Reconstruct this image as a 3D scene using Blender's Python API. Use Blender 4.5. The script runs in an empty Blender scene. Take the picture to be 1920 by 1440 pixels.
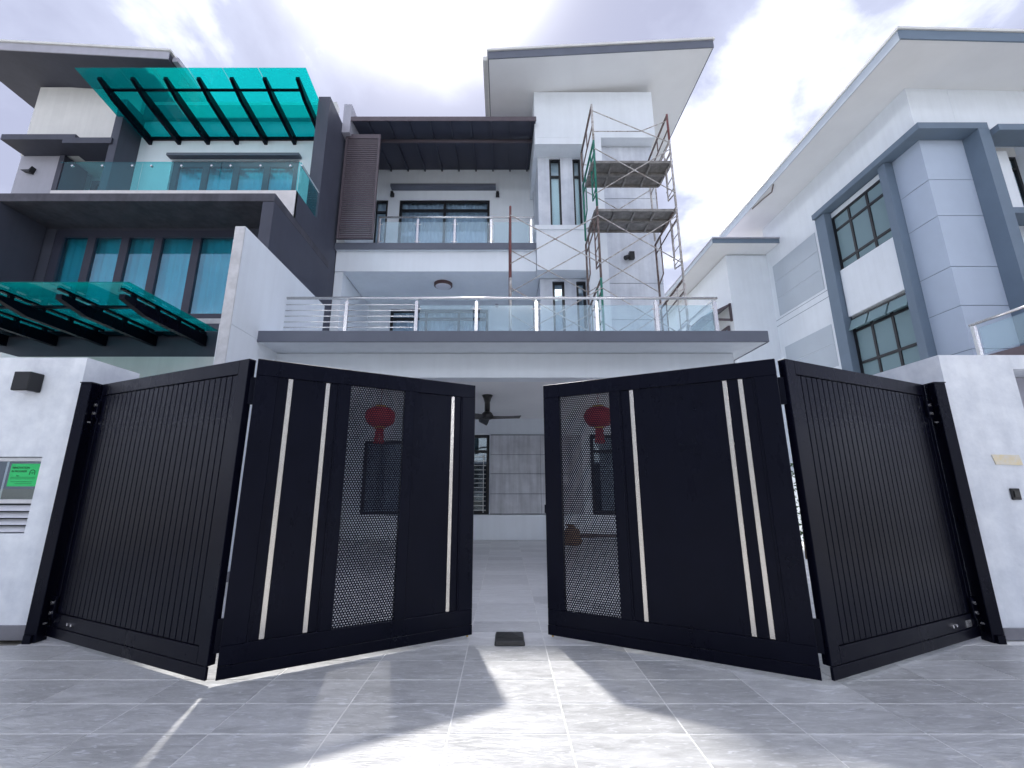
import bpy, bmesh, math, random
from mathutils import Vector, Matrix
random.seed(7)
S = bpy.context.scene
C = S.collection
R = math.radians

# ------------------------------------------------------------------ camera, sky, sun, exposure
cd = bpy.data.cameras.new("camera"); cam = bpy.data.objects.new("camera", cd); C.objects.link(cam)
cam.location = (0, 0, 1.2)
cam.rotation_euler = (R(90) + math.atan(193 / 820), 0, 0)
cd.sensor_width = 36; cd.lens = 36 * 820 / 1920
cd.shift_x = 15 / 1920
cd.clip_start = 0.05; cd.clip_end = 2000
S.camera = cam

SUN = Vector((-0.14, 0.535, 1.0)).normalized()
EXPO = 3.25

w = bpy.data.worlds.new("World"); S.world = w; w.use_nodes = True
nt = w.node_tree; nt.nodes.clear()
def wn(t, **k):
    n = nt.nodes.new(t)
    for a, b in k.items(): setattr(n, a, b)
    return n
def wl(a, b): nt.links.new(a, b)
out = wn("ShaderNodeOutputWorld"); bg = wn("ShaderNodeBackground"); wl(bg.outputs[0], out.inputs[0])
bg.inputs[1].default_value = 0.1
sky = wn("ShaderNodeTexSky"); sky.sky_type = 'NISHITA'; sky.sun_disc = False
sky.sun_elevation = math.asin(SUN.z); sky.sun_rotation = math.atan2(SUN.x, SUN.y)
geo = wn("ShaderNodeTexCoord")
# project the view direction on a cloud deck so that clouds shrink towards the horizon
sep = wn("ShaderNodeSeparateXYZ"); wl(geo.outputs["Generated"], sep.inputs[0])
def wm(op, a, b=None, c=None, clamp=False):
    n = wn("ShaderNodeMath", operation=op); n.use_clamp = clamp
    for i, v in enumerate((a, b, c)):
        if v is None: continue
        if isinstance(v, (int, float)): n.inputs[i].default_value = v
        else: wl(v, n.inputs[i])
    return n.outputs[0]
zz = wm('ADD', wm('MAXIMUM', sep.outputs[2], 0.0), 0.35)
cv = wn("ShaderNodeCombineXYZ")
wl(wm('DIVIDE', sep.outputs[0], zz), cv.inputs[0]); wl(wm('DIVIDE', sep.outputs[1], zz), cv.inputs[1])
n1 = wn("ShaderNodeTexNoise"); n1.inputs["Scale"].default_value = 2.3; n1.inputs["Detail"].default_value = 9
n1.inputs["Roughness"].default_value = 0.55; n1.inputs["Distortion"].default_value = 0.25
mp = wn("ShaderNodeMapping"); mp.inputs["Location"].default_value = (-4.2, 1.1, 0); wl(cv.outputs[0], mp.inputs[0]); wl(mp.outputs[0], n1.inputs["Vector"])
n2 = wn("ShaderNodeTexNoise"); n2.inputs["Scale"].default_value = 0.9; n2.inputs["Detail"].default_value = 4
wl(mp.outputs[0], n2.inputs["Vector"])
dot = wn("ShaderNodeVectorMath", operation='DOT_PRODUCT'); wl(geo.outputs["Generated"], dot.inputs[0]); dot.inputs[1].default_value = SUN
glow = wm('POWER', wm('MAXIMUM', dot.outputs["Value"], 0.0), 16.0)
nz = wm('ADD', wm('MULTIPLY', n1.outputs[0], 0.75), wm('MULTIPLY', n2.outputs[0], 0.5))
f = wm('ADD', wm('MULTIPLY', wm('SUBTRACT', nz, 0.648), 4.2), wm("MULTIPLY", glow, 0.18))
ramp = wn("ShaderNodeValToRGB"); wl(wm('ADD', f, 0.3, clamp=True), ramp.inputs[0])
ramp.color_ramp.elements[0].position = 0.0; ramp.color_ramp.elements[0].color = (0.52, 0.545, 0.73, 1)
ramp.color_ramp.elements[1].position = 1.0; ramp.color_ramp.elements[1].color = (30.0, 31.0, 31.6, 1)
e = ramp.color_ramp.elements.new(0.68); e.color = (1.45, 1.5, 1.75, 1)
e = ramp.color_ramp.elements.new(0.4); e.color = (0.68, 0.72, 0.93, 1)
mix = wn("ShaderNodeMix"); mix.data_type = 'RGBA'; mix.inputs["Factor"].default_value = 0.98
wl(sky.outputs[0], mix.inputs["A"]); wl(ramp.outputs[0], mix.inputs["B"])
# thin bright cloud round the veiled sun
core = wm('MULTIPLY', wm('POWER', wm('MAXIMUM', dot.outputs["Value"], 0.0), 110.0), wm('MULTIPLY_ADD', n1.outputs[0], 16.0, 3.0))
cc = wn("ShaderNodeCombineXYZ"); wl(core, cc.inputs[0]); wl(core, cc.inputs[1]); wl(core, cc.inputs[2])
ad = wn("ShaderNodeVectorMath", operation='ADD'); wl(mix.outputs["Result"], ad.inputs[0]); wl(cc.outputs[0], ad.inputs[1]); wl(ad.outputs[0], bg.inputs[0])

sl = bpy.data.lights.new("sun", 'SUN'); sl.energy = 0.5; sl.angle = R(2.0); sl.color = (1, 0.96, 0.92)
so = bpy.data.objects.new("sun", sl); C.objects.link(so)
so.rotation_euler = (-SUN).to_track_quat('-Z', 'Y').to_euler(); so.location = (-3, 12, 25)
S.view_settings.view_transform = 'Standard'; S.view_settings.look = 'None'
S.view_settings.exposure = EXPO; S.view_settings.gamma = 1; S.view_settings.use_curve_mapping = False

# ------------------------------------------------------------------ materials
def newmat(name):
    m = bpy.data.materials.new(name); m.use_nodes = True
    t = m.node_tree; b = t.nodes["Principled BSDF"]
    return m, t, b
def paint(name, col, rough=0.6, var=0.06, scale=3.0, bump=0.0, bscale=60.0, spec=0.4, metal=0.0, mott=None, streak=0.0):
    """painted or plastered surface: colour with soft uneven wear, fine relief"""
    m, t, b = newmat(name); N = t.nodes; L = t.links
    tc = N.new("ShaderNodeTexCoord")
    n = N.new("ShaderNodeTexNoise"); n.inputs["Scale"].default_value = scale; n.inputs["Detail"].default_value = 7; n.inputs["Roughness"].default_value = 0.62
    L.new(tc.outputs["Object"], n.inputs["Vector"])
    r = N.new("ShaderNodeValToRGB"); L.new(n.outputs[0], r.inputs[0])
    lo = [max(0, c * (1 - var)) for c in col]; hi = [min(1, c * (1 + var)) for c in col]
    if mott: lo = mott
    r.color_ramp.elements[0].position = 0.33; r.color_ramp.elements[0].color = (*lo, 1)
    r.color_ramp.elements[1].position = 0.66; r.color_ramp.elements[1].color = (*hi, 1)
    colout = r.outputs[0]
    if streak > 0:   # rain streaks running down
        mp = N.new("ShaderNodeMapping"); mp.inputs["Scale"].default_value = (9, 9, 0.7); L.new(tc.outputs["Object"], mp.inputs[0])
        s = N.new("ShaderNodeTexNoise"); s.inputs["Scale"].default_value = 1.0; s.inputs["Detail"].default_value = 5; L.new(mp.outputs[0], s.inputs["Vector"])
        sr = N.new("ShaderNodeValToRGB"); L.new(s.outputs[0], sr.inputs[0])
        sr.color_ramp.elements[0].position = 0.35; sr.color_ramp.elements[0].color = (1 - streak,) * 3 + (1,)
        sr.color_ramp.elements[1].position = 0.6; sr.color_ramp.elements[1].color = (1, 1, 1, 1)
        mx = N.new("ShaderNodeMix"); mx.data_type = 'RGBA'; mx.blend_type = 'MULTIPLY'; mx.inputs["Factor"].default_value = 1
        L.new(colout, mx.inputs["A"]); L.new(sr.outputs[0], mx.inputs["B"]); colout = mx.outputs["Result"]
    L.new(colout, b.inputs["Base Color"])
    b.inputs["Roughness"].default_value = rough; b.inputs["Metallic"].default_value = metal
    b.inputs["Specular IOR Level"].default_value = spec
    if bump > 0:
        n2 = N.new("ShaderNodeTexNoise"); n2.inputs["Scale"].default_value = bscale; n2.inputs["Detail"].default_value = 4
        L.new(tc.outputs["Object"], n2.inputs["Vector"])
        bp = N.new("ShaderNodeBump"); bp.inputs["Strength"].default_value = bump; bp.inputs["Distance"].default_value = 0.01
        L.new(n2.outputs[0], bp.inputs["Height"]); L.new(bp.outputs[0], b.inputs["Normal"])
    return m
def glass(name, tint, refl=0.12, rough=0.01, spec_tint=(1, 1, 1)):
    tint = tuple(math.sqrt(c) for c in tint)      # a pane has two faces
    m = bpy.data.materials.new(name); m.use_nodes = True; t = m.node_tree; t.nodes.clear(); N = t.nodes; L = t.links
    o = N.new("ShaderNodeOutputMaterial"); tr = N.new("ShaderNodeBsdfTransparent"); tr.inputs[0].default_value = (*tint, 1)
    g = N.new("ShaderNodeBsdfGlossy"); g.inputs["Roughness"].default_value = rough; g.inputs[0].default_value = (*spec_tint, 1)
    lw_ = N.new("ShaderNodeLayerWeight"); lw_.inputs[0].default_value = 0.5
    pw_ = N.new("ShaderNodeMath"); pw_.operation = 'POWER'; pw_.inputs[1].default_value = 5.0; L.new(lw_.outputs["Facing"], pw_.inputs[0])
    ad = N.new("ShaderNodeMath"); ad.operation = 'MULTIPLY_ADD'; ad.use_clamp = True; ad.inputs[1].default_value = 0.85; ad.inputs[2].default_value = refl; L.new(pw_.outputs[0], ad.inputs[0])
    mx = N.new("ShaderNodeMixShader"); L.new(ad.outputs[0], mx.inputs[0]); L.new(tr.outputs[0], mx.inputs[1]); L.new(g.outputs[0], mx.inputs[2])
    L.new(mx.outputs[0], o.inputs[0])
    return m
def frosted(name, tint, dcol, k):
    """sheet glass with a translucent film: part see-through, part diffuse"""
    m = glass(name, tint, 0.05, 0.08); t = m.node_tree; N = t.nodes; L = t.links
    o = [n for n in N if n.type == 'OUTPUT_MATERIAL'][0]; src = o.inputs[0].links[0].from_socket
    d = N.new("ShaderNodeBsdfDiffuse"); d.inputs[0].default_value = (*dcol, 1)
    mx = N.new("ShaderNodeMixShader"); mx.inputs[0].default_value = k; L.new(src, mx.inputs[1]); L.new(d.outputs[0], mx.inputs[2]); L.new(mx.outputs[0], o.inputs[0])
    return m
def tile_mat(name, c_lo, c_hi, rough=0.42):
    """slate-look porcelain: cloudy grey, drawn-out veins, rippled cleft relief; each tile differs"""
    m, t, b = newmat(name); N = t.nodes; L = t.links
    tc = N.new("ShaderNodeTexCoord"); oi = N.new("ShaderNodeObjectInfo")
    ad = N.new("ShaderNodeVectorMath"); ad.operation = 'ADD'
    ml = N.new("ShaderNodeVectorMath"); ml.operation = 'SCALE'; L.new(oi.outputs["Location"], ml.inputs[0]); ml.inputs["Scale"].default_value = 3.7
    L.new(tc.outputs["Object"], ad.inputs[0]); L.new(ml.outputs[0], ad.inputs[1])
    mp = N.new("ShaderNodeMapping"); mp.inputs["Rotation"].default_value = (0, 0, R(14)); mp.inputs["Scale"].default_value = (2.2, 7.5, 1); L.new(ad.outputs[0], mp.inputs[0])
    n = N.new("ShaderNodeTexNoise"); n.inputs["Scale"].default_value = 1.6; n.inputs["Detail"].default_value = 10; n.inputs["Roughness"].default_value = 0.68; n.inputs["Distortion"].default_value = 0.9
    L.new(mp.outputs[0], n.inputs["Vector"])
    r = N.new("ShaderNodeValToRGB"); L.new(n.outputs[0], r.inputs[0])
    r.color_ramp.elements[0].position = 0.34; r.color_ramp.elements[0].color = (*c_lo, 1)
    r.color_ramp.elements[1].position = 0.64; r.color_ramp.elements[1].color = (*c_hi, 1)
    # per-tile tone
    hs = N.new("ShaderNodeHueSaturation"); L.new(r.outputs[0], hs.inputs["Color"])
    vm = N.new("ShaderNodeMapRange"); vm.inputs["To Min"].default_value = 0.87; vm.inputs["To Max"].default_value = 1.12; L.new(oi.outputs["Random"], vm.inputs[0]); L.new(vm.outputs[0], hs.inputs["Value"])
    # pale veins / scuffs
    mp2 = N.new("ShaderNodeMapping"); mp2.inputs["Rotation"].default_value = (0, 0, R(8)); mp2.inputs["Scale"].default_value = (5, 22, 1); L.new(ad.outputs[0], mp2.inputs[0])
    n2 = N.new("ShaderNodeTexNoise"); n2.inputs["Scale"].default_value = 1.8; n2.inputs["Detail"].default_value = 9; n2.inputs["Distortion"].default_value = 1.6; L.new(mp2.outputs[0], n2.inputs["Vector"])
    r2 = N.new("ShaderNodeValToRGB"); L.new(n2.outputs[0], r2.inputs[0])
    r2.color_ramp.elements[0].position = 0.56; r2.color_ramp.elements[0].color = (0, 0, 0, 1)
    r2.color_ramp.elements[1].position = 0.70; r2.color_ramp.elements[1].color = (0.7, 0.7, 0.7, 1)
    mx = N.new("ShaderNodeMix"); mx.data_type = 'RGBA'; L.new(r2.outputs[0], mx.inputs["Factor"]); L.new(hs.outputs[0], mx.inputs["A"]); mx.inputs["B"].default_value = (0.74, 0.75, 0.78, 1)
    L.new(mx.outputs["Result"], b.inputs["Base Color"])
    rr = N.new("ShaderNodeMapRange"); rr.inputs["To Min"].default_value = rough - 0.14; rr.inputs["To Max"].default_value = rough + 0.2; L.new(n.outputs[0], rr.inputs[0]); L.new(rr.outputs[0], b.inputs["Roughness"])
    bp = N.new("ShaderNodeBump"); bp.inputs["Strength"].default_value = 0.8; bp.inputs["Distance"].default_value = 0.006; L.new(n2.outputs[0], bp.inputs["Height"]); L.new(bp.outputs[0], b.inputs["Normal"])
    b.inputs["Specular IOR Level"].default_value = 0.6
    return m
M = {}
M['white'] = paint('white_plaster', (0.80, 0.85, 0.90), 0.7, 0.03, 1.2, 0.08, 90, streak=0.03)
M['white_warm'] = paint('old_white_paint', (0.74, 0.74, 0.72), 0.75, 0.05, 1.4, 0.12, 70, streak=0.05)
M['soffit'] = paint('soffit_board', (0.85, 0.86, 0.87), 0.8, 0.03, 0.8)
M['skim'] = paint('skim_coat', (0.79, 0.825, 0.87), 0.75, 0.05, 4.2, 0.35, 12, mott=(0.65, 0.69, 0.755), streak=0.06)
M['concrete'] = paint('skim_concrete', (0.70, 0.735, 0.79), 0.8, 0.06, 1.8, 0.2, 30, mott=(0.55, 0.59, 0.66), streak=0.10)
M['cement_board'] = paint('cement_board', (0.62, 0.635, 0.67), 0.7, 0.08, 2.0, 0.1, 30, mott=(0.48, 0.495, 0.53), streak=0.22)
M['grey'] = paint('grey_trim_paint', (0.125, 0.14, 0.18), 0.55, 0.06, 2.0, 0.05, 80)
M['wall_end'] = paint('bare_wall_edge', (0.60, 0.60, 0.62), 0.85, 0.12, 7, 0.25, 30)
M['dgrey'] = paint('dark_grey_paint', (0.065, 0.07, 0.098), 0.6, 0.08, 1.5, 0.06, 80, streak=0.06)
M['dgrey_worn'] = paint('weathered_grey_paint', (0.075, 0.075, 0.095), 0.7, 0.25, 3, 0.15, 40, streak=0.2)
M['mgrey'] = paint('mid_grey_paint', (0.42, 0.42, 0.48), 0.7, 0.05, 1.5, 0.08, 80, streak=0.05)
M['navy_sheet'] = paint('dark_metal_sheet', (0.045, 0.048, 0.075), 0.45, 0.08, 2)
M['brown_alu'] = paint('brown_grey_aluminium', (0.105, 0.085, 0.10), 0.45, 0.08, 4)
M['blue'] = paint('slate_blue_paint', (0.155, 0.21, 0.275), 0.6, 0.05, 1.5, 0.06, 80)
M['lblue'] = paint('pale_blue_paint', (0.47, 0.55, 0.665), 0.65, 0.03, 1.4, 0.06, 80)
M['lgrey'] = paint('pale_grey_paint', (0.50, 0.56, 0.62), 0.65, 0.03, 1.4, 0.06, 80)
M['black'] = paint('black_powder_coat', (0.002, 0.0022, 0.0068), 0.30, 0.15, 5, 0.05, 220, spec=0.15)
M['blackframe'] = paint('black_window_frame', (0.012, 0.013, 0.016), 0.4, 0.1, 5)
def smear(m, lo, hi, scale, tint=None):
    t = m.node_tree; b = t.nodes["Principled BSDF"]; N = t.nodes
    tc = N.new("ShaderNodeTexCoord"); mp_ = N.new("ShaderNodeMapping"); mp_.inputs["Scale"].default_value = (1, 1, 0.35); t.links.new(tc.outputs["Object"], mp_.inputs[0])
    n = N.new("ShaderNodeTexNoise"); n.inputs["Scale"].default_value = scale; n.inputs["Detail"].default_value = 8; n.inputs["Roughness"].default_value = 0.7; t.links.new(mp_.outputs[0], n.inputs["Vector"])
    r = N.new("ShaderNodeMapRange"); r.inputs["From Min"].default_value = 0.3; r.inputs["From Max"].default_value = 0.7; r.inputs["To Min"].default_value = lo; r.inputs["To Max"].default_value = hi
    t.links.new(n.outputs[0], r.inputs[0]); t.links.new(r.outputs[0], b.inputs["Roughness"])
    if tint: b.inputs["Specular Tint"].default_value = (*tint, 1)
smear(M['black'], 0.2, 0.42, 2.2, (0.72, 0.78, 1.0))
M['strip'] = paint('brushed_metal', (0.60, 0.57, 0.53), 0.26, 0.04, 6, 0.05, 200, metal=0.95)
M['steel'] = paint('stainless_steel', (0.78, 0.77, 0.76), 0.22, 0.05, 5, metal=0.9)
M['alu'] = paint('aluminium', (0.62, 0.63, 0.66), 0.4, 0.05, 8, metal=0.5)
M['galv'] = paint('galvanised_tube', (0.52, 0.51, 0.50), 0.5, 0.3, 14, metal=0.3, mott=(0.30, 0.25, 0.22))
M['rust'] = paint('rusty_tube', (0.20, 0.16, 0.15), 0.7, 0.3, 16, metal=0.2, mott=(0.10, 0.07, 0.06))
M['red'] = paint('red_oxide_tube', (0.20, 0.06, 0.06), 0.6, 0.2, 18, mott=(0.12, 0.07, 0.065))
M['green'] = paint('green_painted_tube', (0.02, 0.20, 0.14), 0.55, 0.2, 18, mott=(0.02, 0.13, 0.10))
M['plank'] = paint('worn_steel_plank', (0.26, 0.25, 0.24), 0.65, 0.25, 10, metal=0.3)
M['grout'] = paint('pale_grout', (0.74, 0.74, 0.73), 0.9, 0.15, 6)
M['tile'] = tile_mat('slate_tile', (0.37, 0.375, 0.375), (0.56, 0.565, 0.565), 0.33)
M['porch_tile'] = tile_mat('porch_slate_tile', (0.52, 0.52, 0.525), (0.66, 0.66, 0.665), 0.32)  # driveway slate lightened, extra porch brightness put into the colour
M['skirt'] = paint('grey_skirting_tile', (0.21, 0.21, 0.235), 0.45, 0.1, 6)
M['asphalt'] = paint('concrete_road', (0.42, 0.42, 0.41), 0.9, 0.12, 3, 0.3, 60)
M['ground'] = paint('ground', (0.26, 0.25, 0.22), 0.95, 0.2, 0.4)
M['glass'] = glass('clear_glass', (0.78, 0.90, 0.94), 0.05)
M['rail_glass'] = frosted('railing_glass', (0.80, 0.92, 0.96), (0.62, 0.78, 0.85), 0.16)
M['turq'] = glass('turquoise_glass', (0.012, 0.50, 0.49), 0.02)
def dusty(m, col, k):
    t = m.node_tree; o = [n for n in t.nodes if n.type == 'OUTPUT_MATERIAL'][0]; src = o.inputs[0].links[0].from_socket
    d = t.nodes.new("ShaderNodeBsdfTranslucent"); d.inputs[0].default_value = (*col, 1)
    mx = t.nodes.new("ShaderNodeMixShader"); mx.inputs[0].default_value = k; t.links.new(src, mx.inputs[1]); t.links.new(d.outputs[0], mx.inputs[2]); t.links.new(mx.outputs[0], o.inputs[0])
dusty(M['turq'], (0.02, 0.55, 0.53), 0.22)
M['turq_rail'] = glass('turquoise_railing_glass', (0.22, 0.76, 0.79), 0.06)
M['door_glass'] = glass('tinted_door_glass', (0.20, 0.72, 0.82), 0.17, spec_tint=(0.75, 0.9, 1.0))
M['win_glass'] = glass('window_glass', (0.72, 0.84, 0.92), 0.12, spec_tint=(0.85, 0.95, 1))
M['frost'] = frosted('frosted_window_glass', (0.4, 0.6, 0.62), (0.27, 0.385, 0.42), 0.75)
M['pale_blind'] = paint('pale_blind', (0.78, 0.90, 0.91), 0.7, 0.02, 2)
M['curtain'] = paint('pale_curtain', (0.78, 0.83, 0.90), 0.9, 0.04, 3)
M['curtain_teal'] = paint('teal_curtain', (0.55, 0.84, 0.90), 0.9, 0.05, 3)
M['curtain_dark'] = paint('dark_curtain', (0.05, 0.05, 0.08), 0.9, 0.1, 3)
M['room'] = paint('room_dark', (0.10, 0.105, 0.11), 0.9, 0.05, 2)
M['lantern'] = paint('red_lantern_cloth', (0.32, 0.014, 0.022), 0.6, 0.15, 8)
M['gold'] = paint('gold_trim', (0.55, 0.36, 0.10), 0.4, 0.1, 8, metal=0.6)
M['lamp_glass'] = paint('opal_lamp_cover', (0.66, 0.66, 0.72), 0.4, 0.02, 3)
M['wood_ring'] = paint('red_wood_ring', (0.11, 0.06, 0.06), 0.45, 0.1, 8)
M['rubber'] = paint('black_cast_metal', (0.014, 0.014, 0.015), 0.35, 0.25, 12, 0.1, 60, spec=0.6)
M['notice'] = paint('green_paper', (0.03, 0.56, 0.16), 0.6, 0.04, 5)
M['ink'] = paint('black_print', (0.012, 0.06, 0.03), 0.7, 0.05, 5)
M['plate'] = paint('faded_yellow_plate', (0.66, 0.56, 0.34), 0.6, 0.15, 18, 0.1, 40, mott=(0.72, 0.70, 0.66))
M['pipe'] = paint('white_pvc', (0.75, 0.75, 0.74), 0.4, 0.03, 4)
M['card'] = paint('brown_cardboard', (0.22, 0.14, 0.08), 0.85, 0.2, 6)
M['leaf'] = paint('leaf_green', (0.05, 0.10, 0.03), 0.6, 0.35, 9)
M['bark'] = paint('plant_stem', (0.10, 0.07, 0.04), 0.9, 0.2, 9)
M['stone'] = paint('dark_boundary_stone', (0.075, 0.07, 0.075), 0.75, 0.2, 5, 0.25, 25)
M['patch'] = paint('bare_patch', (0.74, 0.72, 0.72), 0.85, 0.06, 6)

# ------------------------------------------------------------------ mesh helpers
class MB:
    def __init__(s): s.v = []; s.f = []
    def add(s, vs, fs):
        o = len(s.v); s.v += [Vector(p) for p in vs]; s.f += [[o + i for i in q] for q in fs]; return s
    def box(s, x0, x1, y0, y1, z0, z1):
        if x0 > x1: x0, x1 = x1, x0
        if y0 > y1: y0, y1 = y1, y0
        if z0 > z1: z0, z1 = z1, z0
        return s.add([(x0,y0,z0),(x1,y0,z0),(x1,y1,z0),(x0,y1,z0),(x0,y0,z1),(x1,y0,z1),(x1,y1,z1),(x0,y1,z1)],
                     [(0,3,2,1),(4,5,6,7),(0,1,5,4),(1,2,6,5),(2,3,7,6),(3,0,4,7)])
    def prism(s, poly, axis, a, b):
        """poly: 2-D points, extruded along axis from a to b ('x': (y,z), 'y': (x,z), 'z': (x,y))"""
        def P(p, t):
            return {'x': (t, p[0], p[1]), 'y': (p[0], t, p[1]), 'z': (p[0], p[1], t)}[axis]
        n = len(poly); vs = [P(p, a) for p in poly] + [P(p, b) for p in poly]
        fs = [tuple(range(n - 1, -1, -1)), tuple(range(n, 2 * n))] + [(i, (i + 1) % n, n + (i + 1) % n, n + i) for i in range(n)]
        return s.add(vs, fs)
    def tube(s, p, q, r, n=8, r2=None):
        p, q = Vector(p), Vector(q); d = (q - p)
        if d.length < 1e-6: return s
        d.normalize(); a = d.orthogonal().normalized(); b = d.cross(a); r2 = r if r2 is None else r2
        vs = [p + (a * math.cos(2*math.pi*i/n) + b * math.sin(2*math.pi*i/n)) * r for i in range(n)] + \
             [q + (a * math.cos(2*math.pi*i/n) + b * math.sin(2*math.pi*i/n)) * r2 for i in range(n)]
        return s.add(vs, [tuple(range(n-1,-1,-1)), tuple(range(n,2*n))] + [(i,(i+1)%n,n+(i+1)%n,n+i) for i in range(n)])
    def path(s, pts, r, n=8):
        for a, b in zip(pts, pts[1:]): s.tube(a, b, r, n)
        return s
    def bar(s, p, q, w, h):
        """rectangular bar between two points; w across (horizontal), h vertical-ish"""
        p, q = Vector(p), Vector(q); d = (q - p).normalized()
        up = Vector((0,0,1)) if abs(d.z) < 0.9 else Vector((0,1,0))
        a = d.cross(up).normalized(); b = a.cross(d)
        vs = [o + a*i*w/2 + b*j*h/2 for o in (p, q) for i, j in ((-1,-1),(1,-1),(1,1),(-1,1))]
        return s.add(vs, [(0,3,2,1),(4,5,6,7),(0,1,5,4),(1,2,6,5),(2,3,7,6),(3,0,4,7)])
    def lathe(s, c, prof, n=20):
        c = Vector(c); vs = []; fs = []
        for r, z in prof:
            for i in range(n):
                a = 2*math.pi*i/n; vs.append(c + Vector((r*math.cos(a), r*math.sin(a), z)))
        for k in range(len(prof)-1):
            for i in range(n):
                j = (i+1) % n; fs.append((k*n+i, k*n+j, (k+1)*n+j, (k+1)*n+i))
        fs.append(tuple(range(n-1,-1,-1))); fs.append(tuple((len(prof)-1)*n+i for i in range(n)))
        return s.add(vs, fs)
    def mesh(s, name, off=Vector((0,0,0))):
        me = bpy.data.meshes.new(name); me.from_pydata([v - off for v in s.v], [], s.f); me.validate(); me.update()
        bm = bmesh.new(); bm.from_mesh(me); bmesh.ops.recalc_face_normals(bm, faces=bm.faces); bm.to_mesh(me); bm.free()
        return me
ORG = {}
def wo(o):
    p = Vector((0,0,0))
    while o is not None: p = p + Vector(ORG.get(o.name, (0,0,0))); o = o.parent
    return p
def part(mb, name, mat, parent=None, local=False, bevel=0.0, smooth=False, seg=1):
    off = Vector((0,0,0)) if (local or parent is None) else wo(parent)
    me = mb.mesh(name, off); me.materials.append(M[mat] if isinstance(mat, str) else mat)
    o = bpy.data.objects.new(name, me); C.objects.link(o); o.parent = parent
    if bevel:
        b = o.modifiers.new("bevel", 'BEVEL'); b.width = bevel; b.segments = seg; b.limit_method = 'ANGLE'
    if smooth:
        for p in me.polygons: p.use_smooth = True
    return o
def tag(o, label=None, cat=None, group=None, kind=None):
    for k, v in (('label', label), ('category', cat), ('group', group), ('kind', kind)):
        if v: o[k] = v
    return o
def thing(name, loc, label, cat, rz=0.0, group=None):
    o = bpy.data.objects.new(name, None); C.objects.link(o); o.location = loc; o.rotation_euler = (0, 0, rz)
    o.empty_display_size = 0.2; ORG[o.name] = tuple(loc)
    return tag(o, label, cat, group)
def single(mb, name, mat, base, label, cat, group=None, bevel=0.0, smooth=False):
    me = mb.mesh(name, Vector(base)); me.materials.append(M[mat]); o = bpy.data.objects.new(name, me); C.objects.link(o); o.location = base; ORG[o.name] = tuple(base)
    if bevel:
        b = o.modifiers.new("bevel", 'BEVEL'); b.width = bevel; b.segments = 2; b.limit_method = 'ANGLE'
    if smooth:
        for p in me.polygons: p.use_smooth = True
    return tag(o, label, cat, group)
def wall_y(mb, x0, x1, z0, z1, y0, y1, holes=()):
    """wall in the x-z plane with rectangular openings (x0,x1,z0,z1)"""
    zs = sorted({z0, z1} | {min(max(h[2], z0), z1) for h in holes} | {min(max(h[3], z0), z1) for h in holes})
    for a, b in zip(zs, zs[1:]):
        hs = sorted((h[0], h[1]) for h in holes if h[2] <= a + 1e-6 and h[3] >= b - 1e-6)
        x = x0
        for h in hs:
            if h[0] > x: mb.box(x, h[0], y0, y1, a, b)
            x = h[1]
        if x < x1: mb.box(x, x1, y0, y1, a, b)
    return mb
def wall_x(mb, y0, y1, z0, z1, x0, x1, holes=()):
    zs = sorted({z0, z1} | {min(max(h[2], z0), z1) for h in holes} | {min(max(h[3], z0), z1) for h in holes})
    for a, b in zip(zs, zs[1:]):
        hs = sorted((h[0], h[1]) for h in holes if h[2] <= a + 1e-6 and h[3] >= b - 1e-6)
        y = y0
        for h in hs:
            if h[0] > y: mb.box(x0, x1, y, h[0], a, b)
            y = h[1]
        if y < y1: mb.box(x0, x1, y, y1, a, b)
    return mb
def curtain_y(x0, x1, z0, z1, y, amp=0.03, wl=0.14):
    mb = MB(); n = max(8, int((x1 - x0) / wl * 8)); vs = []
    for i in range(n + 1):
        x = x0 + (x1 - x0) * i / n
        yy = y + amp * math.sin(2*math.pi*(x - x0)/wl + 0.7*math.sin(x*5)) * (0.7 + 0.3*math.sin(x*11))
        vs += [(x, yy, z0), (x, yy + 0.01*math.sin(x*7), z1)]
    mb.add(vs, [(2*i, 2*i+2, 2*i+3, 2*i+1) for i in range(n)])
    return mb
def window_y(parent, x0, x1, z0, z1, y, cols=(), rows=(), fw=0.05, pane='win_glass', frame='blackframe', curtain=None, gather=0.5, depth=0.07, name='window', back=None):
    """framed window in the x-z plane; y = outer face.  cols / rows = centre lines of the bars"""
    mb = MB(); y1 = y + depth
    mb.box(x0, x0+fw, y, y1, z0, z1); mb.box(x1-fw, x1, y, y1, z0, z1)
    mb.box(x0+fw, x1-fw, y, y1, z0, z0+fw); mb.box(x0+fw, x1-fw, y, y1, z1-fw, z1)
    zs = [z0+fw/2] + sorted(rows) + [z1-fw/2]
    for r in rows: mb.box(x0+fw, x1-fw, y+0.003, y1-0.003, r-fw/2, r+fw/2)
    xs = [x0+fw/2] + sorted(cols) + [x1-fw/2]
    for c in cols:
        for a, b in zip(zs, zs[1:]): mb.box(c-fw/2, c+fw/2, y+0.005, y1-0.005, a+fw/2, b-fw/2)
    fr = part(mb, name, frame, parent)
    for a, b in zip(xs, xs[1:]):
        for p, q in zip(zs, zs[1:]):
            part(MB().box(a+fw/2-0.004, b-fw/2+0.004, y+depth*0.5-0.004, y+depth*0.5+0.004, p+fw/2-0.004, q-fw/2+0.004), 'pane', pane, fr)
    if curtain:
        part(curtain_y(x0+0.02, x1-0.02, z0+0.02, z1-0.02, y1+0.10), 'curtain', curtain, fr, smooth=True)
    if back:
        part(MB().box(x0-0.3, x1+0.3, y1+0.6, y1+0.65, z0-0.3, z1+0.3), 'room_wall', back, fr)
    return fr
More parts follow.
